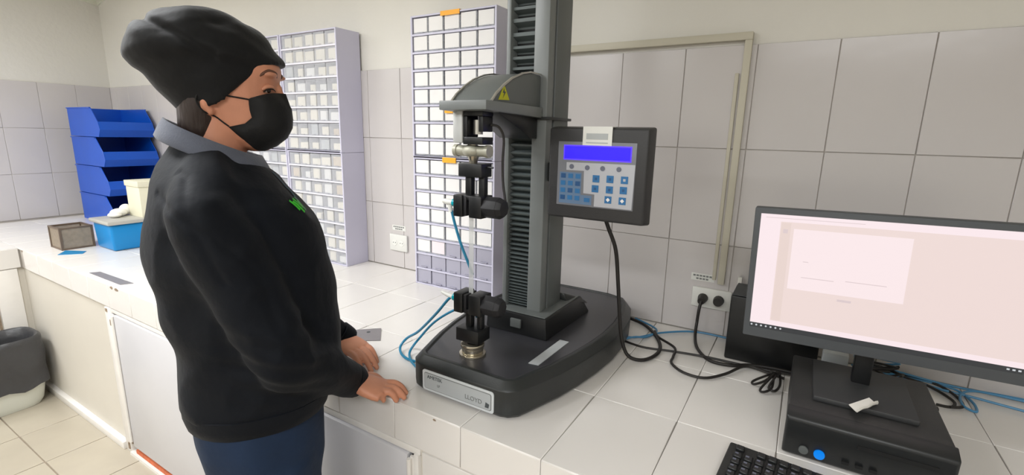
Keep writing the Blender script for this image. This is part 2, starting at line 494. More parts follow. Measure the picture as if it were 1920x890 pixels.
cabinet(xb, ZC+UH+.001, 'left', 'upper lavender drawer cabinet with right side exposed, behind the person', 4)
cabinet(xc, ZC, 'left', 'lower drawer cabinet mostly hidden behind the chest of the person', 5)
cabinet(xc, ZC+UH+.001, 'left', 'upper drawer cabinet mostly hidden behind the cap of the person', 6)
# orange tapes
tag(build('orange_tape', MB().box((xa+.150, 1.4915, ZC+2*UH-.012), (xa+.238, 1.4935, ZC+2*UH+.004)).box((xa+.150, 1.4935, ZC+2*UH+.0015), (xa+.238, 1.52, ZC+2*UH+.004)), 'orange_tape'),
    'orange tape folded over the top edge of the cabinet beside the machine', 'tape')
tag(build('orange_tape', MB().box((xa+.168, 1.4905, ZC+UH*1.325), (xa+.206, 1.4935, ZC+UH*1.325+.016)), 'orange_tape'),
    'small orange tape in the middle of the upper cabinet beside the machine', 'tape')
tag(build('orange_tape', MB().box((xa+.155, 1.4905, ZC+UH-.014), (xa+.220, 1.4935, ZC+UH+.006)), 'orange_tape'),
    'orange tape at the seam between the two cabinets beside the machine', 'tape')

# ------------------------------------------------------------------ wall sockets
def socket(x0, x1, z0, z1, y, label):
    t = thing('wall_socket', label, 'socket', ((x0+x1)/2, y, z0))
    build('plate', MB().box((x0, y-.010, z0), (x1, y, z1)), 'sticker_white', t, bevel=.003)
    for k in (.3, .7):
        cx = x0 + (x1-x0)*k; cz = (z0+z1)/2
        s_ = build('outlet', MB().cyl((cx, y-.0115, cz), (cx, y-.009, cz), .016, n=6), 'fitting_white', t)
        build('hole', MB().cyl((cx-.007, y-.0122, cz), (cx-.007, y-.011, cz), .0022, n=8).cyl((cx+.007, y-.0122, cz), (cx+.007, y-.011, cz), .0022, n=8), 'ink_dark', s_)
    return t
socket(-1.645, -1.537, .862, .940, YB, 'white double wall socket between the drawer cabinets')
s2 = socket(-.272, -.152, .868, .934, YB, 'white double wall socket below the vertical trunking, black plug in it')
def label_strip(x, z, w, lb):
    t = thing('socket_label', lb, 'label', (x, YB, z))
    mb = MB()
    for row, (n, dz) in enumerate(((6, .010), (4, 0))):
        for i in range(n):
            mb.box((x - w/2*(n/6) + w*(n/6)*i/n, YB-.0012, z+dz), (x - w/2*(n/6) + w*(n/6)*(i+.75)/n, YB-.0004, z+dz+.0055))
    build('strip', MB().box((x-w*.6, YB-.0006, z-.004), (x+w*.6, YB, z+.02)), 'sticker_white', t)
    build('print', mb, 'ink_gray', t)
label_strip(-1.592, .962, .07, 'small printed label on the wall above the socket between the cabinets')
label_strip(-.245, .958, .06, 'small printed label on the wall above the socket with the black plug')
pl = thing('power_plug', 'black power plug with cable in the socket, left outlet', 'plug', (-.236, YB-.02, .90))
build('plug', MB().cyl((-.236, YB-.0122, .901), (-.236, YB-.045, .898), .016, .011, n=14), 'cable_black', pl, smooth=True)
build('cable', MB().tube([(-.236, YB-.043, .898), (-.238, YB-.055, .87), (-.240, YB-.055, .83), (-.236, 1.54, .795), (-.215, 1.47, .785), (-.17, 1.405, .785), (-.114, 1.405, .785), (-.07, 1.435, .785), (-.01, 1.45, .786), (.06, 1.45, .786)], .0048, n=8), 'cable_black', pl, smooth=True)
pl2 = thing('power_plug', 'short black plug in the socket, right outlet', 'plug', (-.188, YB-.02, .90))
build('plug', MB().cyl((-.188, YB-.0122, .901), (-.188, YB-.034, .901), .0165, .014, n=14), 'cable_black', pl2, smooth=True)

# ------------------------------------------------------------------ testing machine
mc = thing('testing_machine', 'tall dark grey material testing machine standing on the white counter', 'machine', (-.64, 1.2, ZC))
half = [(.0, .832), (.115, .832), (.135, .838), (.155, .857), (.170, .90), (.196, .98), (.214, 1.06), (.228, 1.15), (.236, 1.24), (.234, 1.33), (.222, 1.43), (.198, 1.52), (.165, 1.575), (.10, 1.598), (0, 1.60)]
CX = -.640
def outline(inset, z, tail=0):
    pts = [V((CX + a, b, 0)) for a, b in half] + [V((CX - a, b, 0)) for a, b in reversed(half[1:-1])]
    c = V((CX, 1.2, 0)); out = []
    n = len(pts)
    for i, p in enumerate(pts):
        t = (pts[(i+1) % n] - pts[i-1]).normalized(); nn = V((t.y, -t.x, 0))
        q = p - nn*inset; out.append(V((q.x, q.y, z)))
    return out
zt = .868
build('base', MB().loft([outline(.006, ZC+.004), outline(0, ZC+.012), outline(0, zt-.020), outline(.004, zt-.016), outline(.018, zt-.001), outline(.027, zt), outline(.030, zt-.005)]), 'machine_dark', mc, bevel=.0015)
build('top_panel', MB().loft([outline(.031, zt-.007), outline(.031, zt-.0042), outline(.033, zt-.0035)]), 'machine_top', mc)
for fx, fy in ((-.75, .90), (-.53, .90), (-.78, 1.48), (-.50, 1.48)):
    build('foot', MB().cyl((fx, fy, ZC), (fx, fy, ZC+.005), .016), 'rubber_black', mc)
def rrpoly(x0, z0, x1, z1, r, y):
    out = []
    for cx_, cz_, a0 in ((x1-r, z1-r, 0), (x0+r, z1-r, 90), (x0+r, z0+r, 180), (x1-r, z0+r, 270)):
        out += [(cx_+r*cos(radians(a0+k*22.5)), y, cz_+r*sin(radians(a0+k*22.5))) for k in range(5)]
    return out
npl = build('nameplate', MB().prism(rrpoly(-.747, .787, -.537, .841, .007, .8300), (0, .0022, 0)), 'plate_border', mc)
build('inner_line', MB().prism(rrpoly(-.741, .793, -.543, .835, .005, .8294), (0, .001, 0)), 'ink_gray', npl)
build('inner_field', MB().prism(rrpoly(-.7395, .7945, -.5445, .8335, .004, .8288), (0, .001, 0)), 'plate_gray', npl)
RX = Matrix.Rotation(pi/2, 4, 'X')
text('lettering', 'AMETEK', .0125, Matrix.Translation((-.731, .8284, .8215)) @ RX, 'ink_dark', npl)
text('lettering', 'LF', .009, Matrix.Translation((-.700, .8284, .806)) @ RX, 'ink_gray', npl)
text('lettering', 'LLOYD', .0155, Matrix.Translation((-.617, .8284, .8035)) @ RX, 'ink_gray', npl)
build('emblem', MB().prism([(-.560, .8284, .799), (-.550, .8284, .799), (-.548, .8284, .809), (-.558, .8284, .812)], (0, .0004, 0)), 'ink_dark', npl)
build('ruler_strip', MB().prism([(-.520, .957, zt-.0034), (-.494, .961, zt-.0034), (-.489, 1.125, zt-.0034), (-.515, 1.124, zt-.0034)], (0, 0, .0016)), 'plate_gray', mc)['label'] = 'pale grey strip on the base'
# plinth
px0, px1, py0, py1, pz = -.735, -.548, 1.098, 1.36, .924
pm = MB().loft([[(px0-.004, py0-.004, zt-.004), (px1+.006, py0-.004, zt-.004), (px1+.014, py1+.02, zt-.004), (px0-.014, py1+.02, zt-.004)],
                [(px0, py0, pz), (px1, py0, pz), (px1, py1-.02, pz), (px0, py1-.02, pz)]])
plinth = build('plinth', pm, 'black_plastic', mc, bevel=.005)
build('plinth_rim', MB().prism([(px0+.006, py0+.004, pz-.001), (px1-.004, py0+.004, pz-.001), (px1-.004, py1-.03, pz-.001), (px0+.006, py1-.03, pz-.001)], (0, 0, .004)), 'machine_gray', plinth, bevel=.002)
build('rear_cowl', MB().loft([[(-.72, 1.262, pz), (-.56, 1.262, pz), (-.53, 1.37, pz-.03), (-.75, 1.37, pz-.03)], [(-.71, 1.262, pz+.026), (-.572, 1.262, pz+.026), (-.55, 1.345, pz-.006), (-.73, 1.345, pz-.006)]]), 'machine_dark', mc, bevel=.006)
build('button', MB().box((-.655, py0-.008, .884), (-.622, py0, .909)), 'machine_gray', plinth, bevel=.002)['label'] = 'grey square switch'
# column
CZ0, CZ1 = pz+.002, 1.98
build('rail', MB().box((-.708, 1.13, CZ0), (-.695, 1.255, CZ1)), 'machine_light', mc, bevel=.003)
build('rail', MB().box((-.626, 1.13, CZ0), (-.583, 1.165, CZ1)), 'machine_light', mc, bevel=.004)
build('side_panel', MB().box((-.605, 1.169, CZ0), (-.580, 1.255, CZ1)), 'machine_gray', mc, bevel=.004)
build('column_core', MB().box((-.695, 1.165, CZ0), (-.606, 1.25, CZ1-.01)), 'rubber_black', mc)
build('column_cap', MB().box((-.712, 1.126, CZ1), (-.576, 1.259, CZ1+.02)), 'machine_dark', mc, bevel=.004)
mb = MB(); prof = []
z = CZ0 + .004
while z < 1.425:
    pt = .0075 + .0145*max(0, (z-.95)/.45)**.8; prof.append((1.162, z)); prof.append((1.140, z+pt*.5)); prof.append((1.137, z+pt*.72)); z += pt
z0 = z + .10
def fold(prof):
    m = MB(); n = len(prof)
    for a in range(n-1):
        (y0, za), (y1, zb) = prof[a], prof[a+1]
        m.add([(-.694, y0, za), (-.627, y0, za), (-.627, y1, zb), (-.694, y1, zb), (-.694, y0+.004, za), (-.627, y0+.004, za), (-.627, y1+.004, zb), (-.694, y1+.004, zb)],
              [(0,1,2,3), (7,6,5,4), (0,3,7,4), (1,5,6,2)])
    return m
build('bellows', fold(prof), 'bellows', mc)
prof = []; z = 1.56
while z < CZ1 - .02:
    st = random.choice((.026, .034, .044)); prof.append((1.166, z)); prof.append((1.164, z+st*.3)); prof.append((1.140, z+st*.55)); prof.append((1.139, z+st*.8)); z += st
build('bellows', fold(prof), 'bellows', mc)
# crosshead
ch = MB()
XA, XB = -.712, -.602
arc = [(1.128, 1.556), (1.075, 1.556), (1.035, 1.549), (.99, 1.534), (.952, 1.514), (.922, 1.494), (.905, 1.478)]
low = [(1.128, 1.478)]
ch.prism([(XA, y_, z_) for y_, z_ in arc + low], (XB-XA, 0, 0))
cw = build('crosshead_cowl', ch, 'machine_gray', mc, bevel=.003)
for xx in (XA-.002, XB-.003):
    t_ = MB()
    for k in range(len(arc)-1):
        (ya, za), (yb, zb) = arc[k], arc[k+1]
        t_.prism([(xx, ya, za+.0005), (xx, yb, zb+.0005), (xx, yb-.002, zb+.004), (xx, ya-.001, za+.004)], (.005, 0, 0))
    build('edge_trim', t_, 'silver', cw)
build('crosshead_plate', MB().prism([(-.722, .872, 1.460), (-.722, 1.13, 1.452), (-.722, 1.13, 1.478), (-.722, .872, 1.480)], (.128, 0, 0)), 'machine_light', mc, bevel=.002)
build('crosshead_bracket', MB().prism([(-.700, .93, 1.461), (-.700, 1.128, 1.452), (-.700, 1.128, 1.400), (-.700, 1.09, 1.400), (-.700, 1.06, 1.415)], (.092, 0, 0)), 'black_plastic', mc, bevel=.002)
build('crosshead_carriage', MB().box((-.692, 1.105, 1.40), (-.628, 1.15, 1.46)), 'machine_dark', mc, bevel=.003)
build('crosshead_carriage', MB().box((-.7065, 1.10, 1.462), (-.6005, 1.132, 1.475)), 'black_plastic', mc)
sg = build('warning_sign', MB().prism([(XB+.0006, .951+.002, 1.519), (XB+.0006, .930, 1.484), (XB+.0006, .976, 1.486)], (.0007, 0, 0)), 'yellow_sign', cw)
build('pictogram', MB().prism([(XB+.0014, .953, 1.510), (XB+.0014, .947, 1.500), (XB+.0014, .953, 1.500), (XB+.0014, .948, 1.489), (XB+.0014, .960, 1.503), (XB+.0014, .954, 1.503)], (.0004, 0, 0)), 'ink_dark', sg)
# knob screws behind cowl
mb = MB()
for q in range(4): mb.box((-.745+q*.007, 1.06+.006*q, 1.515), (-.741+q*.007, 1.07+.006*q, 1.535+.005*(q % 2)))
mb.box((-.75, 1.055, 1.51), (-.714, 1.10, 1.516))
build('cable_clip', mb, 'black_plastic', mc)
build('clamp', MB().box((-.630, 1.122, 1.448), (-.574, 1.262, 1.455)), 'machine_dark', mc, bevel=.001)
# load train
GX, GY = -.668, .93
lc = build('load_cell', MB().box((-.709, .905, 1.388), (-.682, .955, 1.464)), 'load_cell', mc, bevel=.003)
cf = MB().box((-.682, .908, 1.448), (-.628, .952, 1.460)).box((-.682, .908, 1.385), (-.628, .952, 1.402)).box((-.682, .908, 1.402), (-.670, .952, 1.448)).box((-.640, .91, 1.414), (-.628, .95, 1.448))
build('load_frame', cf, 'black_plastic', mc, bevel=.0015)
build('load_pin', MB().cyl((-.655, .93, 1.408), (-.655, .93, 1.440), .011), 'silver', mc, smooth=True)
build('load_block', MB().box((-.706, .912, 1.464), (-.675, .95, 1.461+.0)), 'black_plastic', mc) if False else None
sw = MB().cyl((-.716, GY, 1.370), (-.626, GY, 1.370), .0125, n=18).ball((-.671, GY, 1.370), (.026, .022, .016))
build('swivel', sw, 'cast_beige', mc, smooth=True)
for s_ in (-1, 1): build('swivel_end', MB().cyl((-.671+s_*.040, GY, 1.370), (-.671+s_*.049, GY, 1.370), .0145, n=18), 'cast_beige', mc, smooth=1)
build('coupling', MB().cyl((GX, GY, 1.342), (GX, GY, 1.360), .009, .014).cyl((GX, GY, 1.35), (GX, GY, 1.386), .010), 'steel_warm', mc, smooth=1)
build('pin_handle', MB().cyl((-.632, GY, 1.334), (-.612, GY, 1.334), .0022, n=8), 'black_plastic', mc)
def grip(ztop, zg0, zg1, zfork, up_):
    """pneumatic grip: block, fork and body"""
    g = build('grip', MB().box((-.708, .903, zg0), (-.681, .957, zg1)), 'black_plastic', mc, bevel=.003)
    build('jaw', MB().box((-.680, .907, zg0+.003), (-.672, .953, zg1-.003)), 'black_soft', g, bevel=.001)
    b = MB().box((-.664, .905, zg0), (-.628, .955, zg1))
    b.box((-.684, .908, zg0 if not up_ else zg1-.012), (-.66, .952, zg0+.012 if not up_ else zg1))
    build('grip_body', b, 'black_plastic', g, bevel=.003)
    zc = (zg0+zg1)/2
    build('grip_cylinder', MB().cyl((-.630, GY, zc), (-.592, GY, zc), .0255, n=8).cyl((-.592, GY, zc), (-.580, GY, zc), .0255, .019, n=8), 'black_soft', g, bevel=.001)
    build('fitting_collar', MB().cyl((-.708, GY, zc+.002), (-.727, GY, zc+.002), .0098, n=14), 'fitting_teal', g, smooth=1)
    return g, zc
g1, zc1 = grip(1.343, 1.216, 1.268, 0, True)
build('fork', MB().box((-.696, .908, 1.311), (-.630, .952, 1.342)).box((-.686, .922, 1.262), (-.668, .938, 1.312)).box((-.648, .922, 1.262), (-.631, .938, 1.312)), 'black_plastic', mc, bevel=.002)
g2, zc2 = grip(.93, .975, 1.026, 0, False)
build('fork', MB().box((-.701, .904, .902), (-.633, .956, .936)).box((-.684, .922, .936), (-.667, .938, .978)).box((-.650, .922, .936), (-.636, .938, .978)), 'black_plastic', mc, bevel=.002)
def ring(r0, r1, za, zb, cx, cy, n=32):
    m = MB()
    R = lambda r, z_: [(cx+r*cos(2*pi*i/n), cy+r*sin(2*pi*i/n), z_) for i in range(n)]
    m.loft([R(r0, za), R(r1, za), R(r1, zb), R(r0, zb), R(r0, za)], caps=False); return m
bx, by = -.664, .925
build('coupling_ring', ring(.012, .034, zt-.004, zt+.002, bx, by), 'steel_warm', mc, bevel=.001)
build('coupling_ring', ring(.013, .027, zt+.002, zt+.024, bx, by), 'steel_warm', mc, bevel=.002)
build('coupling_ring', ring(.012, .030, zt+.018, zt+.028, bx, by), 'steel_warm', mc, bevel=.002)
build('load_stem', MB().cyl((bx, by, zt-.003), (GX, GY, .903), .0115), 'black_soft', mc, smooth=1)
fl = build('film_specimen', MB().box((-.6795, .9295, .978), (-.666, .9302, 1.262)), 'film')
tag(fl, 'narrow translucent film strip held between the two black grips', 'specimen')
# hoses
hz = thing('air_hose', 'short blue air hose hanging from the upper grip', 'hose', (-.74, .92, 1.24))
build('elbow', MB().tube([(-.727, GY, zc1+.002), (-.742, GY, zc1+.002), (-.757, GY-.002, zc1+.004)], [.0065, .008, .0055], n=10).tube([(-.740, GY, zc1+.002), (-.735, GY, zc1-.022)], .0055, n=10), 'fitting_white', hz, smooth=1)
build('hose', MB().tube([(-.733, GY, zc1-.018), (-.726, GY+.004, 1.19), (-.712, GY+.01, 1.14), (-.696, GY+.02, 1.09), (-.69, GY+.03, 1.06)], .0035, n=8), 'hose_blue', hz, smooth=1)
hz = thing('air_hose', 'blue air hose looping from the lower grip over the counter', 'hose', (-.8, .95, ZC))
build('elbow', MB().tube([(-.727, GY, zc2+.002), (-.745, GY+.002, zc2+.002), (-.77, GY+.004, zc2+.006)], [.0065, .006, .0035], n=10), 'fitting_white', hz, smooth=1)
build('hose', MB().tube([(-.722, GY, zc2+.004), (-.742, GY, .995), (-.80, .945, .935), (-.88, .965, .86), (-.945, .985, .815), (-.955, .967, .792), (-.92, .94, .785), (-.87, .935, .783), (-.83, .97, .784), (-.85, 1.03, .786), (-.88, 1.2, .784), (-.905, 1.45, .784)], .0038, n=8), 'hose_blue', hz, smooth=1)
hz = thing('air_hose', 'second pale blue air hose curving along the machine base', 'hose', (-.85, 1.0, ZC))
build('hose', MB().tube([(-.672, .955, .952), (-.70, .975, .962), (-.76, .985, .945), (-.84, .99, .89), (-.90, .99, .825), (-.915, .965, .79), (-.885, .935, .783), (-.85, .915, .783), (-.82, .90, .783)], .0035, n=8), 'hose_blue', hz, smooth=1)
# load cell cable
build('sensor_cable', MB().tube([(-.628, .94, 1.43), (-.612, .95, 1.425), (-.604, .96, 1.40), (-.606, .96, 1.35), (-.604, .96, 1.30), (-.594, .955, 1.26), (-.585, .945, 1.245)], .003, n=8), 'cable_black', mc, smooth=1)
# ------------------------------------------------------------------ control panel
cp = thing('control_panel', 'square black control panel with blue display on the machine column', 'control panel', (-.43, 1.13, 1.32))
fy = 1.10
build('case', MB().loft([[(-.557, fy, 1.208), (-.308, fy, 1.208), (-.308, fy, 1.428), (-.557, fy, 1.428)], [(-.562, fy+.045, 1.203), (-.303, fy+.045, 1.203), (-.303, fy+.045, 1.433), (-.562, fy+.045, 1.433)]]), 'panel_case', cp, bevel=.006, seg=3)
build('mount_arm', MB().box((-.582, fy+.045, 1.29), (-.50, fy+.075, 1.34)), 'machine_dark', cp, bevel=.003)
build('membrane', MB().box((-.531, fy-.0012, 1.240), (-.334, fy+.001, 1.396)), 'membrane_gray', cp, bevel=.001)
def flat(name, poly, lay, m, par, th=.0004):
    y1 = fy - .0012 - lay*.0005
    return build(name, MB().prism([(a, y1, b) for a, b in poly], (0, -th, 0)), m, par)
rect = lambda x0, z0, x1, z1: [(x0, z0), (x1, z0), (x1, z1), (x0, z1)]
flat('keypad_field', [(-.507, 1.346), (-.335, 1.347), (-.337, 1.243), (-.430, 1.243), (-.430, 1.272), (-.459, 1.273), (-.460, 1.327), (-.507, 1.327)], 0, 'membrane_light', cp)
flat('number_field', [(-.524, 1.322), (-.466, 1.322), (-.466, 1.268), (-.437, 1.268), (-.437, 1.245), (-.524, 1.245)], 0, 'membrane_blue', cp)
bz = flat('display_frame', rect(-.516, 1.352, -.345, 1.388), 0, 'lcd_glow', cp)
flat('display', rect(-.513, 1.355, -.348, 1.385), 1, 'lcd', bz)
for a, b in ((-.493, 1.336), (-.452, 1.335), (-.413, 1.335), (-.373, 1.335)):
    flat('round_key', [(a+.006*cos(2*pi*i/14), b+.006*sin(2*pi*i/14)) for i in range(14)], 1, 'key_round', cp, .0008)
for i, (a, b) in enumerate([(-.428, 1.310), (-.393, 1.311), (-.358, 1.311), (-.429, 1.286), (-.393, 1.286), (-.359, 1.287), (-.395, 1.262), (-.360, 1.262)]):
    k = flat('square_key', rect(a-.0085, b-.0085, a+.0085, b+.0085), 1, 'key_blue', cp, .0008)
    if i > 5: flat('arrow_mark', [(a-.005, b), (a, b+.005), (a+.005, b), (a, b-.005)], 3, 'card_white', k)
    else: flat('key_mark', rect(a-.003, b-.003, a+.003, b+.003), 3, 'key_dark' if i != 2 else 'membrane_light', k, .0002)
for r in range(4):
    for c in range(3):
        a, b = -.514+.0195*c, 1.313-.0178*r
        flat('number_key', rect(a-.0062, b-.0055, a+.0062, b+.0055), 1, 'key_blue' if (r+c) % 3 else 'key_dark', cp, .0006)
flat('enter_key', rect(-.456, 1.252, -.442, 1.262), 1, 'key_blue', cp, .0006)
st = thing('sticker', 'white paper sticker with grey print on top of the control panel', 'sticker', (-.43, fy, 1.40))
build('paper', MB().box((-.467, fy-.0028, 1.388), (-.394, fy-.0008, 1.4305)).box((-.467, fy-.0028, 1.4305), (-.394, fy+.02, 1.4320)), 'sticker_white', st)
build('print', MB().box((-.458, fy-.0034, 1.402), (-.404, fy-.0028, 1.416)).box((-.458, fy-.0034, 1.393), (-.404, fy-.0028, 1.3955)), 'content_gray', st)
cbl = thing('cable', 'thick black cable looping from the control panel down onto the counter', 'cable', (-.41, 1.2, 1.2))
build('cord', MB().tube([(-.412, 1.135, 1.21), (-.41, 1.16, 1.18), (-.398, 1.19, 1.12), (-.395, 1.22, 1.02), (-.394, 1.25, .92), (-.388, 1.27, .84), (-.368, 1.278, .795), (-.33, 1.30, .785), (-.308, 1.37, .785), (-.325, 1.45, .785), (-.385, 1.545, .785), (-.45, 1.585, .787), (-.55, 1.60, .79)], .0052, n=10), 'cable_black', cbl, smooth=1)
cbl = thing('cable', 'thin black cable running from the machine past the loop to the black box', 'cable', (-.3, 1.4, ZC))
build('cord', MB().tube([(-.46, 1.41, .786), (-.365, 1.385, .785), (-.276, 1.405, .785), (-.187, 1.422, .785), (-.115, 1.425, .785), (-.03, 1.43, .785), (.04, 1.44, .785)], .0035, n=8), 'cable_black', cbl, smooth=1)
cbl = thing('cable', 'black cable making a wide bend on the counter between machine and computer', 'cable', (-.2, 1.35, ZC))
build('cord', MB().tube([(-.36, 1.53, .785), (-.335, 1.48, .788), (-.275, 1.435, .785), (-.264, 1.37, .785), (-.258, 1.325, .785), (-.219, 1.287, .785), (-.164, 1.285, .785), (-.119, 1.34, .785), (-.074, 1.415, .790), (-.02, 1.41, .787), (.02, 1.40, .786)], .0038, n=8), 'cable_black', cbl, smooth=1)
kn = thing('cable_bundle', 'small tied bundle of black cable beside the computer', 'cable', (-.02, 1.36, ZC))
for pts in ([(0, 1.41, .79), (-.02, 1.37, .797), (-.05, 1.335, .787), (-.045, 1.322, .786), (-.02, 1.345, .795), (-.005, 1.40, .80)],
            [(0, 1.41, .793), (-.012, 1.35, .80), (-.03, 1.30, .786), (-.02, 1.292, .786), (-.005, 1.32, .79), (-.005, 1.39, .80)],
            [(0, 1.41, .79), (.0, 1.36, .805), (-.012, 1.315, .79), (.002, 1.31, .787), (.012, 1.345, .79), (.008, 1.41, .795)],
            [(-.012, 1.395, .80), (-.004, 1.385, .806), (.006, 1.39, .80), (.004, 1.40, .79), (-.01, 1.402, .79), (-.012, 1.395, .80)]):
    build('loop', MB().tube(pts, .003, n=8), 'cable_black', kn, smooth=1)
bc = thing('network_cable', 'blue network cable lying along the wall behind the machine', 'cable', (-.3, 1.55, ZC))
build('cord', MB().tube([(-.50, 1.46, .784), (-.461, 1.437, .784), (-.40, 1.445, .784), (-.34, 1.53, .784), (-.253, 1.60, .784), (-.164, 1.608, .784), (-.10, 1.60, .784), (-.02, 1.605, .784)], .0032, n=8), 'cable_blue', bc, smooth=1)
bc = thing('network_cable', 'short blue cable crossing under the black loop beside the machine', 'cable', (-.4, 1.4, ZC))
build('cord', MB().tube([(-.47, 1.36, .784), (-.44, 1.385, .784), (-.40, 1.43, .791), (-.37, 1.47, .784), (-.36, 1.55, .784), (-.45, 1.61, .784)], .003, n=8), 'cable_blue', bc, smooth=1)

# ------------------------------------------------------------------ computer corner
bb = thing('black_box', 'black power box standing behind the monitor against the wall', 'box', (-.03, 1.53, ZC))
build('case', MB().box((-.139, 1.462, ZC), (.09, 1.60, .972)), 'black_plastic', bb, bevel=.005)
build('top_cover', MB().box((-.136, 1.466, .972), (.087, 1.597, .975)), 'monitor_black', bb, bevel=.001)
tag(build('paper_note', MB().box((-.139, 1.605, .94), (-.128, 1.612, .99)), 'paper'), 'narrow white paper edge beside the black box under the socket', 'paper')

pc = thing('desktop_computer', 'flat black desktop computer lying under the monitor', 'computer', (.16, 1.2, ZC))
PX0, PX1, PY0, PY1, PZ0, PZ1 = .029, .297, 1.048, 1.355, ZC+.005, .878
build('case', MB().box((PX0+.003, PY0+.03, PZ0), (PX1-.003, PY1, PZ1)), 'pc_black', pc, bevel=.004)
build('front_fascia', MB().loft([[(PX0, PY0+.03, PZ0), (PX1, PY0+.03, PZ0), (PX1, PY0+.03, PZ1+.001), (PX0, PY0+.03, PZ1+.001)], [(PX0, PY0+.006, PZ0), (PX1, PY0+.006, PZ0), (PX1, PY0, PZ1-.01), (PX0, PY0, PZ1-.01)], [(PX0+.004, PY0+.002, PZ0+.006), (PX1-.004, PY0+.002, PZ0+.006), (PX1-.004, PY0-.003, PZ1-.016), (PX0+.004, PY0-.003, PZ1-.016)]]), 'pc_front', pc, bevel=.003)
for fx in (PX0+.03, PX1-.03):
    for fy_ in (PY0+.04, PY1-.04): build('foot', MB().cyl((fx, fy_, ZC), (fx, fy_, PZ0+.001), .01, n=12), 'rubber_black', pc)
build('power_button', MB().cyl((.066, PY0+.006, .802), (.066, PY0-.0035, .802), .0085, n=18), 'machine_gray', pc, bevel=.001)['label'] = 'round grey power button'
build('logo_badge', MB().cyl((.093, PY0+.006, .802), (.093, PY0-.0035, .802), .0095, n=18), 'badge_glow', pc)['label'] = 'blue round badge sticker with painted glow'  # a sticker, no lamp; its glow comes from the material
build('drive_slot', MB().box((.15, PY0-.0035, .838), (.27, PY0-.001, .846)), 'rubber_black', pc)
for k in range(3): build('port', MB().box((.13+k*.022, PY0-.003, .798), (.142+k*.022, PY0+.001, .804)), 'rubber_black', pc)

mo = thing('monitor', 'wide black monitor with a pinkish white screen on the computer', 'monitor', (.16, 1.22, .878))
MX0, MX1, MZ0, MZ1, MY = -.083, .402, .966, 1.268, 1.20
Mt = Matrix.Translation((.16, MY, 1.1)) @ Matrix.Rotation(radians(-1.2), 4, 'Y') @ Matrix.Translation((-.16, -MY, -1.1))
def mbox(a, b): return MB().box(a, b, Mt)
build('housing', mbox((MX0, MY, MZ0), (MX1, MY+.03, MZ1)), 'monitor_black', mo, bevel=.003)
build('rear_bulge', mbox((.02, MY+.03, 1.02), (.30, MY+.05, 1.22)), 'monitor_black', mo, bevel=.006)
bzl = .013
SX0, SX1, SZ0, SZ1 = MX0+bzl, MX1-bzl, 1.001, MZ1-bzl
sc = build('screen', mbox((SX0, MY-.0010, SZ0), (SX1, MY+.001, SZ1)), 'screen_pink', mo)
def sp(name, x0, z0, x1, z1, m, l=1): return build(name, mbox((x0, MY-.001-.0003*l, z0), (x1, MY-.0009-.0003*(l-1), z1)), m, sc)
sp('side_margin', SX0, SZ0, -.030, SZ1, 'screen_margin')
sp('top_margin', -.030, 1.240, SX1, SZ1, 'screen_margin')
sp('bottom_margin', -.030, SZ0, SX1, 1.012, 'screen_margin')
sp('toolbar', -.0285, 1.014, -.010, 1.238, 'screen_tool')
sp('tool_icon', -.024, 1.215, -.015, 1.224, 'screen_line', 2)
sp('window', -.004, 1.092, .200, 1.226, 'screen_window')
sp('dialog_line', .02, 1.120, .08, 1.1215, 'screen_line', 2)
sp('dialog_line', .10, 1.123, .17, 1.1245, 'screen_line', 2)
sp('dialog_line', .02, 1.155, .03, 1.1565, 'screen_line', 2)
sp('status_line', .09, 1.078, .115, 1.083, 'screen_line')
sp('rule', -.06, 1.247, .12, 1.2482, 'screen_line', 2)
tb = build('taskbar', mbox((SX0, MY-.0010, .990), (SX1, MY+.001, SZ0)), 'taskbar', mo)
for k in range(7):
    xx = SX0+.004+k*.0098
    build('icon', MB().cyl(Mt @ V((xx, MY-.0008, .9957)), Mt @ V((xx, MY-.0016, .9957)), .0022, n=5+k % 3), 'screen_icon', tb)
for k in range(3): build('icon', mbox((.366+k*.008, MY-.0016, .9945), (.370+k*.008, MY-.0008, .9975)), 'screen_icon', tb)
build('neck', MB().box((.144, 1.235, .884), (.178, 1.262, 1.05)), 'black_plastic', mo, bevel=.004)
build('stand_base', MB().box((.072, 1.120, .8782), (.248, 1.325, .890)), 'stand_black', mo, bevel=.003)
# keyboard
kb = thing('keyboard', 'black keyboard on the counter in front of the computer', 'keyboard', (.14, .92, ZC))
Mk = Matrix.Translation((-.063, 1.003, ZC)) @ Matrix.Rotation(radians(-5.0), 4, 'Z') @ Matrix.Rotation(radians(3), 4, 'X')
build('case', MB().box((0, -.145, .010), (.44, 0, .022), Mk), 'pc_black', kb, bevel=.004)
build('foot', MB().box((.02, -.02, .0), (.06, -.01, .011), Mk).box((.38, -.02, .0), (.42, -.01, .011), Mk), 'rubber_black', kb)
ko = build('tmp', MB().box((-.0078, -.0078, 0), (.0078, .0078, .007)), 'pc_front', bevel=.0018, seg=1)
kme = ko.data; bpy.data.objects.remove(ko)
klg = mesh_only(MB().box((-.003, -.0022, 0), (.003, .0022, .0003)), 'key_round')
for r in range(6):
    for c in range(21):
        if r == 0 and c in (1, 14) or c in (15, 19) and False: continue
        px_ = .022 + c*.0195 + (.0 if c < 15 else .010); py_ = -.018 - r*.0205 - (.004 if r else 0)
        if px_ > .43: continue
        p = Mk @ V((px_, py_, .0218))
        o = place('key', kme, kb, p); o.rotation_euler = (radians(3), 0, radians(-5))
        if r > 0:
            q = place('legend', klg, o, (0, 0, 0)); q.location = (-.002, .002, .0071)
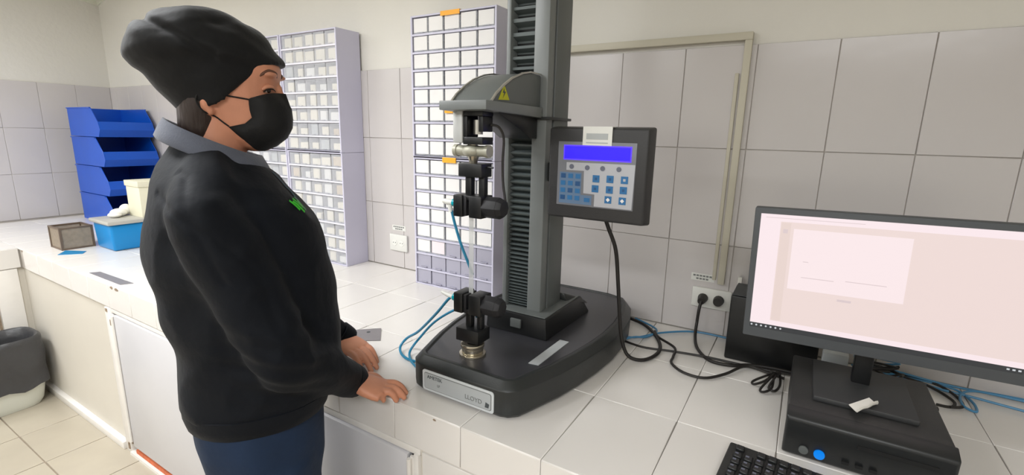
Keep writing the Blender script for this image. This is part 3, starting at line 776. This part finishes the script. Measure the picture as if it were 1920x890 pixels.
# crumpled paper
pp = MB()
for lay in (0, .0012):
    for i in range(9):
        for j in range(7):
            u, v = i/8, j/6
            curl = max(0, v-.45)/.55
            pp.v.append(V((.133 + .038*u + .020*v - .010*curl**2, 1.112 + .056*u - .044*v + .012*curl**2, .8915 + lay + .013*(1-cos(curl*pi*.8))/2*(.5+.5*u) + .003*sin(u*6)**2*v)))
n1 = 63
for i in range(8):
    for j in range(6):
        a = i*7+j
        pp.f += [(a, a+1, a+8, a+7), (a+n1, a+7+n1, a+8+n1, a+1+n1)]
for i in range(8):
    a = i*7; pp.f.append((a, a+7, a+7+n1, a+n1)); a = i*7+6; pp.f.append((a+7, a, a+n1, a+7+n1))
for j in range(6):
    a = j; pp.f.append((a+1, a, a+n1, a+1+n1)); a = 56+j; pp.f.append((a, a+1, a+1+n1, a+n1))
tag(build('paper_scrap', pp, 'paper', smooth=1), 'small curled white paper scrap lying on the monitor stand', 'paper')
# cables right
for lb, m, r, pts in (
    ('black cable hooking down beside the right end of the computer', 'cable_black', .0035, [(.19, 1.50, .80), (.232, 1.60, .80), (.30, 1.585, .79), (.35, 1.57, .785), (.385, 1.51, .785), (.375, 1.47, .785), (.345, 1.462, .786)]),
    ('second black cable curving right of the monitor neck', 'cable_black', .0035, [(.17, 1.48, .81), (.22, 1.55, .80), (.275, 1.60, .79), (.36, 1.60, .785), (.395, 1.55, .785), (.40, 1.49, .785), (.37, 1.465, .786)]),
    ('dark blue cable making a loop on the counter right of the computer', 'cable_blue', .003, [(.2, 1.585, .785), (.31, 1.60, .785), (.40, 1.59, .785), (.425, 1.53, .785), (.421, 1.475, .785), (.40, 1.49, .787), (.41, 1.56, .787), (.46, 1.61, .785), (.60, 1.62, .785)]),
    ('light blue cable running to the right edge behind the monitor', 'cable_blue', .0032, [(.22, 1.61, .79), (.36, 1.57, .785), (.44, 1.56, .785), (.524, 1.545, .785), (.65, 1.53, .785)]),
    ('upper blue cable lying close to the wall behind the monitor', 'cable_blue', .003, [(.24, 1.60, .80), (.38, 1.60, .788), (.50, 1.61, .785), (.70, 1.60, .785)])):
    t = thing('cable', lb, 'cable', (pts[2][0], pts[2][1], ZC))
    build('cord', MB().tube(pts, r, n=8), m, t, smooth=1)
t = thing('cable_tangle', 'tangle of black and blue cables behind the monitor neck', 'cable', (.22, 1.4, .878))
rnd = random.Random(5)
for k in range(7):
    pts = [(.16+.1*rnd.random(), 1.385+.06*rnd.random(), .80+.09*rnd.random()) for _ in range(5)]
    build('cord', MB().tube(pts, .0028, n=8), 'cable_black' if k % 3 else 'cable_blue', t, smooth=1)
t = thing('power_adapter', 'small grey connector behind the monitor neck', 'adapter', (.12, 1.40, .80))
build('body', MB().box((.095, 1.385, ZC), (.15, 1.415, .89)), 'content_gray', t, bevel=.004)
t = thing('cable_plug', 'black cable plug lying at the right side of the computer', 'plug', (.33, 1.45, ZC))
build('body', MB().box((.308, 1.43, ZC+.001), (.345, 1.445, ZC+.012)), 'cable_black', t, bevel=.003)

# ------------------------------------------------------------------ things on the left of the counter
def plate(name, label, quad):
    o = build(name, MB().prism([(a, b, ZC) for a, b in quad], (0, 0, .0015)), 'metal_plate'); tag(o, label, 'plate'); return o
plate('metal_plate', 'flat grey metal plate on the counter left of the person', [(-2.618, .785), (-2.602, .818), (-2.300, .825), (-2.320, .786)])
p_ = thing('metal_plate', 'flat grey metal plate on the counter near the hands', 'plate', (-1.12, .99, ZC))
build('sheet', MB().prism([(-1.132, .930, ZC), (-1.058, .987, ZC), (-1.126, 1.056, ZC), (-1.189, .994, ZC)], (0, 0, .0018)), 'metal_plate', p_)
build('mark', MB().cyl((-1.135, 1.01, ZC+.0018), (-1.135, 1.01, ZC+.0022), .006, n=12), 'ink_dark', p_)

# blue stacking bins
LB = ['lowest blue stacking bin behind the teal tub', 'second blue stacking bin from the bottom of the stack', 'third blue stacking bin from the bottom of the stack', 'topmost blue stacking bin with shallow open front']
for k in range(4):
    zb = ZC + .186*k; xf = -3.745 - .012*(k); xr = -4.25
    y0, y1 = 1.30, 1.60
    t = thing('storage_bin', LB[k], 'bin', (-4.0, 1.45, zb), 'blue stacking bins in the corner')
    th = .004; h = .183
    side = [(xr, zb), (xf-.03, zb), (xf, zb+.045), (xf-.02, zb+.095), (xf-.10, zb+h), (xr, zb+h)]
    for yy, nm in ((y0, 'side_wall'), (y1-th, 'side_wall')):
        build(nm, MB().prism([(a, yy, b) for a, b in side], (0, th, 0)), 'bin_blue', t, bevel=.001, seg=1)
    build('back_wall', MB().box((xr, y0+th, zb), (xr+th, y1-th, zb+h)), 'bin_blue', t)
    build('bottom', MB().box((xr+th, y0+th, zb), (xf-.03, y1-th, zb+th)), 'bin_blue', t)
    build('front_wall', MB().prism([(xf-.034, y0+th, zb), (xf-.03, y0+th, zb), (xf, y0+th, zb+.045), (xf-.02, y0+th, zb+.095), (xf-.024, y0+th, zb+.095), (xf-.005, y0+th, zb+.045)], (0, y1-y0-2*th, 0)), 'bin_blue', t)
    build('rim', MB().box((xr, y0-.005, zb+h-.007), (xf-.10, y0, zb+h)), 'bin_blue', t); build('rim', MB().box((xr, y1, zb+h-.007), (xf-.10, y1+.005, zb+h)), 'bin_blue', t)
# teal tub
t = thing('tub', 'teal blue plastic tub with grey lid in the counter corner', 'tub', (-3.07, 1.17, ZC))
build('body', MB().loft([[(-3.170, 1.006, ZC), (-2.972, 1.006, ZC), (-2.972, 1.315, ZC), (-3.170, 1.315, ZC)], [(-3.175, 1.00, .915), (-2.965, 1.00, .915), (-2.965, 1.32, .915), (-3.175, 1.32, .915)]]), 'tub_teal', t, bevel=.012, seg=3)
build('lid', MB().box((-3.188, .988, .915), (-2.952, 1.332, .934)), 'lid_gray', t, bevel=.005)
t = thing('carton', 'cream cardboard box standing on the grey tub lid', 'box', (-3.05, 1.22, .934))
build('body', MB().box((-3.125, 1.15, .934), (-2.975, 1.30, 1.095)), 'cream_card', t, bevel=.002)
build('lid', MB().box((-3.130, 1.145, 1.095), (-2.970, 1.305, 1.125)), 'cream_card', t, bevel=.002)
tag(build('crumpled_cloth', MB().ball((-3.12, 1.10, .955), (.030, .04, .022)).ball((-3.09, 1.07, .948), (.035, .03, .014)).ball((-3.14, 1.14, .965), (.02, .03, .03)), 'content_white', smooth=1), 'small crumpled white cloth on the grey tub lid', 'cloth')
# wire mesh holder
t = thing('mesh_organizer', 'brown wire mesh box near the counter corner', 'organizer', (-3.27, .935, ZC))
o0, o1 = (-3.34, .87), (-3.20, 1.0)
mb = MB()
zt2 = ZC+.115
for (a, b) in ((o0[0], o0[1]), (o1[0], o0[1]), (o1[0], o1[1]), (o0[0], o1[1])): mb.box((a-.005, b-.005, ZC), (a+.005, b+.005, zt2))
mb.box((o0[0], o0[1]-.004, zt2-.008), (o1[0], o0[1]+.004, zt2)).box((o0[0], o1[1]-.004, zt2-.008), (o1[0], o1[1]+.004, zt2))
mb.box((o0[0]-.004, o0[1], zt2-.008), (o0[0]+.004, o1[1], zt2)).box((o1[0]-.004, o0[1], zt2-.008), (o1[0]+.004, o1[1], zt2))
mb.box((o1[0]-.004, o0[1], ZC), (o1[0]+.004, o1[1], ZC+.008)).box((o0[0], o0[1]-.004, ZC), (o1[0], o0[1]+.004, ZC+.008))
build('frame', mb, 'mesh_wire', t)
build('mesh_panel', MB().box((o1[0]-.001, o0[1], ZC+.006), (o1[0]+.001, o1[1], zt2-.006)).box((o0[0]-.001, o0[1], ZC+.006), (o0[0]+.001, o1[1], zt2-.006)).box((o0[0], o0[1]-.001, ZC+.006), (o1[0], o0[1]+.001, zt2-.006)).box((o0[0], o1[1]-.001, ZC+.006), (o1[0], o1[1]+.001, zt2-.006)), 'mesh_panel', t)
tag(build('plastic_sheet', MB().prism([(-3.107, .822, ZC), (-3.045, .90, ZC), (-3.09, .93, ZC), (-3.185, .876, ZC)], (0, 0, .002)), 'teal_sheet'), 'small teal plastic sheet lying beside the wire mesh box', 'sheet')

# ------------------------------------------------------------------ waste bin
t = thing('waste_bin', 'pale plastic waste bin with black bag folded over its rim', 'waste bin', (-3.3, .52, 0))
def rrect(cx, cy, hx, hy, z, n=40, p=4.0, wob=0, seed=0):
    out = []
    for i in range(n):
        a = 2*pi*i/n; c, s_ = cos(a), sin(a)
        r = (abs(c)**p + abs(s_)**p)**(-1/p)
        k = 1 + wob*noise.noise(V((c*2+seed, s_*2, z*9)))
        out.append(V((cx+hx*r*c*k, cy+hy*r*s_*k, z)))
    return out
cx, cy = -3.305, .575
build('body', MB().loft([rrect(cx, cy, .085, .125, .001), rrect(cx, cy, .098, .140, .03), rrect(cx, cy, .112, .155, .12), rrect(cx, cy, .116, .158, .20)]), 'bin_white', t, smooth=1)
rg = []
for i in range(16):
    f_ = i/15
    z_ = .115 + .245*f_
    ring_ = rrect(cx, cy, .128, .168, z_, wob=.05, seed=i*.13)
    ring_ = [V((p.x, p.y, p.z + (.03*noise.noise(V((p.x*12, p.y*12, 3))) * (1-f_)))) for p in ring_]
    rg.append(ring_)
rg.append(rrect(cx, cy, .118, .158, .372, wob=.04))
rg.append(rrect(cx, cy, .106, .146, .365, wob=.04))
rg.append(rrect(cx, cy, .102, .142, .31, wob=.05)); rg.append(rrect(cx, cy, .100, .138, .24, wob=.05)); rg.append(rrect(cx, cy, .06, .09, .215, wob=.1)); rg.append(rrect(cx, cy, .01, .01, .21))
build('bag', MB().loft(rg, caps=False), 'bag', t, smooth=True)

# ------------------------------------------------------------------ the person
P0 = V((-.98, .56, 0)); ES = V((.49614, .86824, 0)); ET = V((.86824, -.49614, 0)); EZ = V((0, 0, 1))
W = lambda s, t, z: P0 + ES*s + ET*t + EZ*z
person = thing('person', 'person in black cap, black face mask and dark sweater standing with hands on the counter', 'person', (-.98, .50, 0))
def remesh(name, mb, voxel, material, parent, sm=6, disp=None, smf=.5):
    me = bpy.data.meshes.new(name); me.from_pydata([tuple(p) for p in mb.v], [], mb.f); me.validate()
    bm = bmesh.new(); bm.from_mesh(me); bmesh.ops.recalc_face_normals(bm, faces=bm.faces[:]); bm.to_mesh(me); bm.free()
    o = bpy.data.objects.new(name, me); COL.objects.link(o)
    r = o.modifiers.new('r', 'REMESH'); r.mode = 'VOXEL'; r.voxel_size = voxel
    if sm:
        s_ = o.modifiers.new('s', 'SMOOTH'); s_.factor = smf; s_.iterations = sm
    bpy.context.view_layer.update()
    ev = o.evaluated_get(bpy.context.evaluated_depsgraph_get())
    m2 = bpy.data.meshes.new_from_object(ev); bpy.data.objects.remove(o)
    if disp:
        nrm = [v.normal.copy() for v in m2.vertices]
        for v, n_ in zip(m2.vertices, nrm): v.co += disp(v.co, n_)
    world_me = m2.copy()
    off = org(parent)
    m2.transform(Matrix.Translation(-off))
    for p in m2.polygons: p.use_smooth = True
    m2.materials.clear(); m2.materials.append(MATS[material])
    o = bpy.data.objects.new(name, m2); COL.objects.link(o); o.parent = parent
    o.data.name = name
    return o, world_me
def bvh(me): return BVHTree.FromPolygons([v.co.copy() for v in me.vertices], [tuple(p.vertices) for p in me.polygons])
def torso_ring(z, sb, sf, hw, grow=0, n=40, p=2.3):
    cs, hs = (sb+sf)/2, (sf-sb)/2 + grow; hw = hw + grow
    out = []
    for i in range(n):
        a = 2*pi*i/n; c, s_ = cos(a), sin(a); r = (abs(c)**p+abs(s_)**p)**(-1/p)
        out.append(W(cs+hs*r*c, hw*r*s_, z))
    return out
TOR = [(.775,-.136,.124,.160),(.80,-.150,.140,.168),(.87,-.153,.168,.176),(.93,-.154,.178,.178),(.98,-.156,.180,.178),(1.05,-.166,.170,.176),(1.12,-.174,.161,.175),(1.18,-.178,.153,.175),(1.23,-.175,.138,.176),(1.27,-.166,.108,.172),(1.31,-.154,.070,.150),(1.34,-.142,.036,.115),(1.365,-.126,.006,.080),(1.385,-.112,-.012,.068)]
# skeleton points
SH_R, EL_R, WR_R = W(-.055, .168, 1.262), V((-.815, .508, .990)), V((-.862, .706, .832))
SH_L, EL_L, WR_L = W(-.045, -.165, 1.262), V((-1.185, .700, 1.01)), V((-1.085, .868, .826))
# --- hands
def hand(mb, wrist, d, side, tips, thumb_tip, n_up=V((0, 0, 1)), curl=.016):
    """side: unit vector from little finger to index"""
    d = d.normalized(); side = (side - d*side.dot(d)).normalized(); n = d.cross(side).normalized()
    if n.z < 0: n = -n
    rings = []
    for u, hw, ht in ((-.01, .024, .019), (.015, .027, .0185), (.04, .036, .0165), (.065, .040, .015), (.082, .039, .013)):
        c = wrist + d*u
        ring_ = []
        for i in range(18):
            a = 2*pi*i/18; cc, ss = cos(a), sin(a); r = (abs(cc)**2.6+abs(ss)**2.6)**(-1/2.6)
            ring_.append(c + side*hw*r*cc + n*ht*r*ss)
        rings.append(ring_)
    mb.loft(rings)
    for k, tip in enumerate(tips):
        q = (1.5-k)/1.5
        kn = wrist + d*(.078 - .004*abs(q-.3)) + side*.0285*q + n*.001
        tip = V(tip); L_ = (tip-kn)
        p1 = kn + L_*.42 + n*curl*.75; p2 = kn + L_*.74 + n*curl*.6
        rr = (.0094, .0086, .0080, .0070)
        if k == 3: rr = (.0085, .0076, .0070, .0060)
        mb.tube([kn - d*.015, kn, p1, p2, tip], (rr[0], rr[0], rr[1], rr[2], rr[3]), n=12, sub=4, round_ends=True)
    b = wrist + d*.018 + side*.024
    tt = V(thumb_tip); m1 = b + (tt-b)*.4 + side*.010 + n*.004
    mb.tube([b - d*.008 - side*.008, b, m1, b+(tt-b)*.75+side*.004, tt], (.013, .0135, .0115, .0098, .0080), n=12, sub=4, round_ends=True)

# --- head frame, turned 20 degrees towards the camera
HA = radians(18)
HF = (ES*cos(HA) + ET*sin(HA)); HL = (ET*cos(HA) - ES*sin(HA))
HC = W(-.012, 0, 0)
H = lambda f, l, z: HC + HF*f + HL*l + EZ*z
def hring(z, fb, ff, hw, n=32, p=2.2):
    cf_, hf = (fb+ff)/2, (ff-fb)/2
    out = []
    for i in range(n):
        a = 2*pi*i/n; c, s_ = cos(a), sin(a); r = (abs(c)**p+abs(s_)**p)**(-1/p)
        w_ = hw*(1 - .12*max(0, c))
        out.append(H(cf_+hf*r*c, w_*r*s_, z))
    return out
body = MB()
body.loft([hring(*q) for q in [(1.366, .035, .062, .014), (1.374, .015, .078, .030), (1.388, -.012, .088, .044), (1.405, -.035, .092, .054), (1.425, -.06, .093, .061), (1.445, -.078, .093, .066), (1.465, -.088, .093, .070), (1.480, -.092, .092, .072), (1.494, -.094, .094, .073), (1.508, -.096, .099, .073), (1.522, -.096, .101, .073), (1.540, -.090, .094, .070), (1.560, -.080, .076, .062), (1.578, -.055, .05, .045), (1.586, -.02, .01, .015)]])
# nose, brow ridge, cheek
body.loft([[H(.088, .011, 1.500), H(.088, -.011, 1.500), H(.098, 0, 1.503)], [H(.088, .014, 1.475), H(.088, -.014, 1.475), H(.108, 0, 1.472)], [H(.086, .018, 1.452), H(.086, -.018, 1.452), H(.116, 0, 1.448)], [H(.084, .015, 1.440), H(.084, -.015, 1.440), H(.100, 0, 1.438)]])
for s_ in (1, -1):
    body.ball(H(.074, s_*.038, 1.452), (.020, .020, .018))
    body.ball(H(.086, s_*.030, 1.511), (.014, .018, .006))
    M_ = Matrix.Rotation(0, 3, 'Z')
    # ear
    body.ball(H(-.014, s_*.070, 1.458), (.013, .012, .022)); body.ball(H(-.008, s_*.069, 1.440), (.008, .008, .009))
# neck
def tilt_ring(s, t, z, rs, rt_, n=28, dzds=0):
    return [W(s+rs*cos(2*pi*i/n), t+rt_*sin(2*pi*i/n), z+dzds*rs*cos(2*pi*i/n)) for i in range(n)]
body.loft([tilt_ring(-.058, 0, 1.29, .075, .085), tilt_ring(-.052, 0, 1.34, .062, .064), tilt_ring(-.042, 0, 1.385, .058, .058), tilt_ring(-.034, 0, 1.43, .060, .058), tilt_ring(-.03, 0, 1.47, .06, .06)])
body.loft([torso_ring(z, a, b, c, -.026) for z, a, b, c in TOR[:-1]])
for s_, SH, EL, WR in ((1, SH_R, EL_R, WR_R), (-1, SH_L, EL_L, WR_L)):
    body.tube([SH - s_*ET*.030 - EZ*.045, SH.lerp(EL, .5) - s_*ET*.006, EL, EL.lerp(WR, .35), WR], (.036, .036, .036, .036, .024), n=20, sub=4, round_ends=True)
    HIP = W(-.01, s_*.085, .80)
    body.tube([W(-.012, s_*.075, .80), W(.0, s_*.085, .62), W(.0, s_*.095, .44), W(-.02, s_*.10, .30), W(-.03, s_*.105, .07)], (.070, .068, .050, .046, .034), n=24, sub=4, round_ends=True)
    body.tube([W(-.05, s_*.108, .045), W(.04, s_*.115, .04), W(.11, s_*.122, .03)], (.032, .034, .022), n=16, round_ends=True)
TZ = ZC + .0085
hand(body, WR_R, V((.078, .045, -.030)), V((-.30, .95, .0)), [(-.768, .792, TZ), (-.757, .774, TZ), (-.764, .755, TZ), (-.786, .736, TZ+.001)], (-.822, .790, TZ+.002))
hand(body, WR_L, V((.10, -.015, -.018)), V((.0, -1, 0.0)), [(-.935, .805, TZ), (-.922, .824, TZ), (-.924, .845, TZ), (-.948, .870, TZ)], (-1.01, .808, TZ+.002))
body_o, body_me = remesh('body', body, .0032, 'skin', person, sm=3)
hb = bvh(body_me)
def ontoface(f, l, z, lift=0):
    """point on the head surface, cast from the front"""
    p0 = H(f, l, z); c = H(0, 0, z); d = (p0-c).normalized()
    hit = hb.ray_cast(c + d*.2, -d, .3)
    return (hit[0] + d*lift) if hit[0] else p0
# eyes
for s_ in (1, -1):
    c = ontoface(.085, s_*.031, 1.486)
    dd = (c - H(0, 0, 1.486)).normalized()
    ey = build('eye', MB().ball(c - dd*.0085, .0115, n=18, m=12), 'eye_white', person, smooth=True)
    build('iris', MB().ball(c - dd*.0085 + dd*.0083 + V((0, 0, -.004)), .0048, n=12, m=8), 'eye_dark', ey, smooth=True)
    lid = [ontoface(.085, s_*l, z_, .0012) for l, z_ in ((.016, 1.482), (.023, 1.4855), (.031, 1.486), (.039, 1.484), (.047, 1.479))]
    build('eyelid', MB().tube([p + V((0, 0, .003)) for p in lid], (.002, .0042, .005, .0042, .002), n=8), 'skin', ey, smooth=True)
    build('eyelash', MB().tube([p + V((0, 0, -.001)) + dd*.003 for p in lid], (.0006, .0014, .0017, .0017, .0012), n=6), 'eye_dark', ey, smooth=True)
    br = [ontoface(.085, s_*l, z_, -.0018) for l, z_ in ((.012, 1.507), (.022, 1.514), (.034, 1.517), (.046, 1.512), (.052, 1.506))]
    build('eyebrow', MB().tube(br, (.0018, .0034, .0036, .003, .0012), n=8), 'brow', person, smooth=True)
# hair at the nape
hr = MB().loft([tilt_ring(-.064, 0, 1.365, .036, .050), tilt_ring(-.062, 0, 1.395, .038, .057), tilt_ring(-.058, 0, 1.425, .040, .064), tilt_ring(-.055, 0, 1.455, .042, .070), tilt_ring(-.055, 0, 1.49, .042, .070)])
build('hair', hr, 'hair', person, smooth=True)
# --- cap
back = [(-.092, 1.436), (-.104, 1.452), (-.127, 1.479), (-.145, 1.507), (-.159, 1.520), (-.167, 1.538), (-.164, 1.562), (-.150, 1.588), (-.125, 1.606), (-.090, 1.617), (-.060, 1.622)]
front = [(.092, 1.536), (.088, 1.549), (.080, 1.566), (.066, 1.584), (.054, 1.600), (.040, 1.613), (.022, 1.621), (.005, 1.626), (-.013, 1.628), (-.030, 1.628), (-.046, 1.626)]
hws = [.079, .083, .090, .097, .102, .104, .100, .088, .068, .040, .010]
rings = []
NR = 44
for i, ((sb, zb), (sf, zf), hw) in enumerate(zip(back, front, hws)):
    kz = -.007*min(1, i/4); zb += kz; zf += kz; sb += .004*min(1, i/3)
    cs, cz = (sb+sf)/2, (zb+zf)/2; hs, hz_ = (sf-sb)/2, (zf-zb)/2
    r_ = []
    for j in range(NR):
        a = 2*pi*j/NR; c, s_ = cos(a), sin(a); rr = (abs(c)**2.3+abs(s_)**2.3)**(-1/2.3)
        ss = cs+hs*rr*c; zz = cz+hz_*rr*c
        dip = (-.026*math.exp(-((ss+.026)/.028)**2) + .016*math.exp(-((ss-.046)/.022)**2)) * abs(s_)**1.2 * max(0, 1-i/3)
        r_.append(W(ss, hw*rr*s_, zz+dip))
    rings.append(r_)
cap = MB().loft(rings)
def capfold(co, n):
    rel = co - W(-.05, 0, 1.5)
    s_ = rel.dot(ES); t_ = rel.dot(ET); z_ = rel.z
    k = min(1, max(0, (z_+.02)/.06))
    f = noise.noise(V((s_*9 - z_*16, t_*7, z_*10+s_*8)))*.011 + noise.noise(V((s_*22+z_*30, t_*12, z_*26-s_*14)))*.0045
    f += -.006*math.exp(-((z_ - .07 + .55*(s_+.04))/.008)**2) * (1 if s_ < .03 else 0)
    return n*f*k
cap_o, cap_me = remesh('cap', cap, .004, 'hat', person, sm=4, disp=capfold)
# --- mask
gridm = []
prof_c = [(.100, 1.479), (.112, 1.466), (.120, 1.450), (.121, 1.430), (.119, 1.412), (.108, 1.392), (.088, 1.376), (.060, 1.366)]
prof_s = [(.056, 1.464), (.056, 1.455), (.057, 1.443), (.060, 1.430), (.048, 1.419), (.018, 1.412), (.028, 1.398), (.044, 1.380)]
wd = [.058, .058, .0575, .056, .060, .064, .052, .036]
NU = 28
rings_o = []; rings_i = []
for (fc, zc_), (fs, zs), w_ in zip(prof_c, prof_s, wd):
    ro = []; ri = []
    for j in range(NU+1):
        a = -pi/2 + pi*j/NU
        cc = abs(cos(a))**.85; sg_ = sin(a)
        f_ = fs + (fc-fs)*cc - .006*cc; z_ = zs + (zc_-zs)*cc; l_ = w_*(abs(sg_)**.9)*(1 if sg_ > 0 else -1)
        c0 = H(.0, 0, z_); q = H(f_, l_, z_); d_ = (q-c0); L0 = d_.length; d_.normalize()
        hh = hb.ray_cast(c0 + d_*.25, -d_, .3)
        base_ = (hh[0]-c0).length if hh[0] else L0
        L0 = max(L0, base_+.0030) if cc > .25 else base_+.0030+.0
        ro.append(c0 + d_*(L0+.0008)); ri.append(c0 + d_*(L0-.0008))
    rings_o.append(ro); rings_i.append(ri)
mk = MB(); n_ = NU+1
for rr in rings_o + rings_i: mk.v += rr
R_ = len(rings_o)
for i in range(R_-1):
    for j in range(NU):
        a = i*n_+j; mk.f.append((a, a+1, a+n_+1, a+n_)); b = R_*n_+a; mk.f.append((b, b+n_, b+n_+1, b+1))
for j in range(NU):
    mk.f.append((j+1, j, R_*n_+j, R_*n_+j+1)); a = (R_-1)*n_+j; mk.f.append((a, a+1, R_*n_+a+1, R_*n_+a))
for i in range(R_-1):
    for e in (0, NU):
        a = i*n_+e; mk.f.append((a, a+n_, R_*n_+a+n_, R_*n_+a))
mask_o = build('face_mask', mk, 'mask', person, smooth=True)
for s_ in (1, -1):
    def hp(f, l, z, e=.0015):
        c0 = H(0, 0, z); d_ = (H(f, l, z)-c0).normalized(); hh = hb.ray_cast(c0 + d_*.25, -d_, .3)
        return hh[0] + d_*e if hh[0] else H(f, l, z)
    lp = MB().tube([hp(.056, s_*.058, 1.463), hp(.035, s_*.066, 1.466), hp(.015, s_*.072, 1.469), H(-.004, s_*.0775, 1.474), H(-.017, s_*.082, 1.472), H(-.024, s_*.083, 1.458), H(-.016, s_*.080, 1.440), hp(-.002, s_*.07, 1.430), hp(.010, s_*.066, 1.420), hp(.019, s_*.064, 1.413)], .0014, n=8)
    build('ear_loop', lp, 'mask', mask_o, smooth=True)
# --- sweater
TOR2 = [(.842,-.148,.140,.160),(.856,-.153,.152,.165)] + [(z, a, b, c-.012 if z < 1.25 else c) for z, a, b, c in TOR[2:]]
sw = MB().loft([torso_ring(z, a, b, c) for z, a, b, c in TOR2])
def sleeve(SH, EL, WR, r):
    sw.tube([SH, SH.lerp(EL, .3), SH.lerp(EL, .7), EL, EL.lerp(WR, .3), EL.lerp(WR, .7), EL.lerp(WR, .97)], r, n=26, sub=5, round_ends=True)
sleeve(SH_R - ET*.014 - EZ*.012, EL_R, WR_R, (.068, .067, .064, .062, .060, .053, .041))
sleeve(SH_L + ET*.014 - EZ*.012, EL_L, WR_L, (.066, .062, .058, .056, .052, .046, .036))
for s_ in (1, -1):
    sw.tube([W(-.052, s_*.045, 1.338), W(-.055, s_*.10, 1.300), W(-.058, s_*.145, 1.258)], (.052, .060, .066), n=24, sub=4, round_ends=True)
    sw.tube([W(-.05, s_*.09, 1.26), W(-.04, s_*.10, 1.16), W(-.03, s_*.09, 1.05)], (.080, .078, .070), n=24, sub=4, round_ends=True)
def folds(co, n):
    rel = co - P0
    s_ = rel.dot(ES); t_ = rel.dot(ET); z_ = rel.z
    f = noise.noise(V((s_*6+z_*5, t_*6, z_*9-s_*7)))*.008 + (.5-abs(noise.noise(V((s_*10-z_*8, t_*9, z_*7+s_*9)))))*.008 - .004
    k = 1.0
    f += -.003*math.exp(-((s_*.7 + (z_-1.20)*.5 + .03 + .02*sin(z_*20))/.007)**2)*(1 if t_ > .10 and z_ > 1.02 else 0)
    d_el = min((co-EL_R).length, (co-EL_L).length)
    f += .004*math.exp(-(d_el/.09)**2)*sin(z_*150+s_*60)
    # armhole seam
    f += -.004*math.exp(-((s_*.8+(z_-1.27)*.3+.05+.25*abs(t_-.15))/.006)**2)*(1 if t_ > .12 and z_ > 1.15 else 0)
    return n*f*k
sw_o, sw_me = remesh('sweater', sw, .0055, 'sweater', person, sm=16, disp=folds)
sb_ = bvh(sw_me)
for EL, WR in ((EL_R, WR_R), (EL_L, WR_L)):
    d_ = (WR-EL).normalized(); c = EL.lerp(WR, 1.0)
    build('cuff', MB().tube([c - d_*.016, c, c + d_*.014, c + d_*.022], (.041, .0405, .039, .036), n=24, sub=3), 'sweater', person, smooth=True)
# ribbed hem band
hm = MB().loft([torso_ring(z, a, b, c) for z, a, b, c in [(.816, -.140, .130, .155), (.820, -.146, .136, .160), (.838, -.150, .142, .163), (.858, -.151, .148, .164), (.862, -.140, .135, .155)]])
build('hem', hm, 'sweater', person, smooth=True)
# --- collar
rings = []
for fo, (rs, rt_, zz, dz) in enumerate([(.066, .070, 1.358, .42), (.070, .074, 1.390, .46), (.077, .080, 1.392, .46), (.086, .090, 1.376, .44), (.094, .098, 1.357, .42), (.092, .096, 1.353, .42), (.084, .086, 1.368, .42)]):
    r_ = []
    for i in range(44):
        a = 2*pi*i/44
        s_ = -.040 + rs*cos(a)*1.04; t_ = rt_*sin(a)
        z_ = zz - dz*rs*cos(a) - .006*abs(sin(a))
        r_.append(W(s_, t_, z_))
    rings.append(r_)
build('collar', MB().loft(rings, caps=False), 'collar', person, smooth=True)['label'] = 'grey folded collar'
# --- placket stripe and emblem laid on the chest
def onchest(t_, z_, lift=.0015):
    o_ = W(.6, t_, z_ + .15); d = (W(-.02, t_*.6, z_-.02) - o_).normalized()
    h = sb_.ray_cast(o_, d)
    if h[0] is None: return None
    return h[0] + h[1]*lift
def patch(name, quadpts, m, par, nu=6, nv=2, lift=.0015):
    a, b, c, d = quadpts
    mb = MB(); idx = []
    for i in range(nu+1):
        for j in range(nv+1):
            u, v = i/nu, j/nv
            t_ = (a[0]*(1-u)+b[0]*u)*(1-v) + (d[0]*(1-u)+c[0]*u)*v
            z_ = (a[1]*(1-u)+b[1]*u)*(1-v) + (d[1]*(1-u)+c[1]*u)*v
            p = onchest(t_, z_, lift)
            mb.v.append(p if p else W(.1, t_, z_))
    for i in range(nu):
        for j in range(nv):
            q = i*(nv+1)+j; mb.f.append((q, q+1, q+nv+2, q+nv+1))
    return build(name, mb, m, par, smooth=True)
patch('placket', [(.070, 1.325), (.100, 1.235), (.078, 1.230), (.052, 1.325)], 'placket', person, nu=12)
em = patch('emblem', [(.150, 1.262), (.146, 1.250), (.136, 1.252), (.140, 1.264)], 'emblem_green', person, lift=.0025)
for k in range(6):
    t0 = .160 - k*.011; z0_ = 1.266 - (k % 2)*.008
    patch('emblem_stroke', [(t0, z0_), (t0-.003, z0_-.024), (t0-.011, z0_-.022), (t0-.008, z0_+.002)], 'emblem_green', em, nu=4, lift=.003)
# --- trousers
tr = MB().loft([torso_ring(z, a, b, c) for z, a, b, c in [(.640, -.105, .112, .145), (.70, -.122, .124, .164), (.76, -.134, .124, .164), (.82, -.136, .124, .156), (.87, -.12, .11, .145)]])
for s_ in (1, -1):
    tr.tube([W(-.0, s_*.078, .72), W(.005, s_*.085, .60), W(.005, s_*.092, .44), W(-.01, s_*.098, .28), W(-.02, s_*.104, .06)], (.102, .098, .078, .070, .062), n=26, sub=5)
remesh('trousers', tr, .007, 'trousers', person, sm=8, disp=lambda co, n: n*(noise.noise(V((co.x*14, co.y*14, co.z*7)))*.006))
for s_ in (1, -1):
    sh = MB().loft([[W(-.095 + (f_*.245), s_*.112 + s_*.012*f_ + w_*cos(a), .0 + (h_ if sin(a) > 0 else 0)*sin(a) + .002) for a in [2*pi*i/20 for i in range(20)]]
                    for f_, w_, h_ in ((0, .018, .03), (.08, .036, .07), (.3, .042, .085), (.55, .046, .075), (.8, .048, .055), (.95, .038, .04), (1, .015, .02))])
    build('shoe', sh, 'shoe', person, smooth=True)
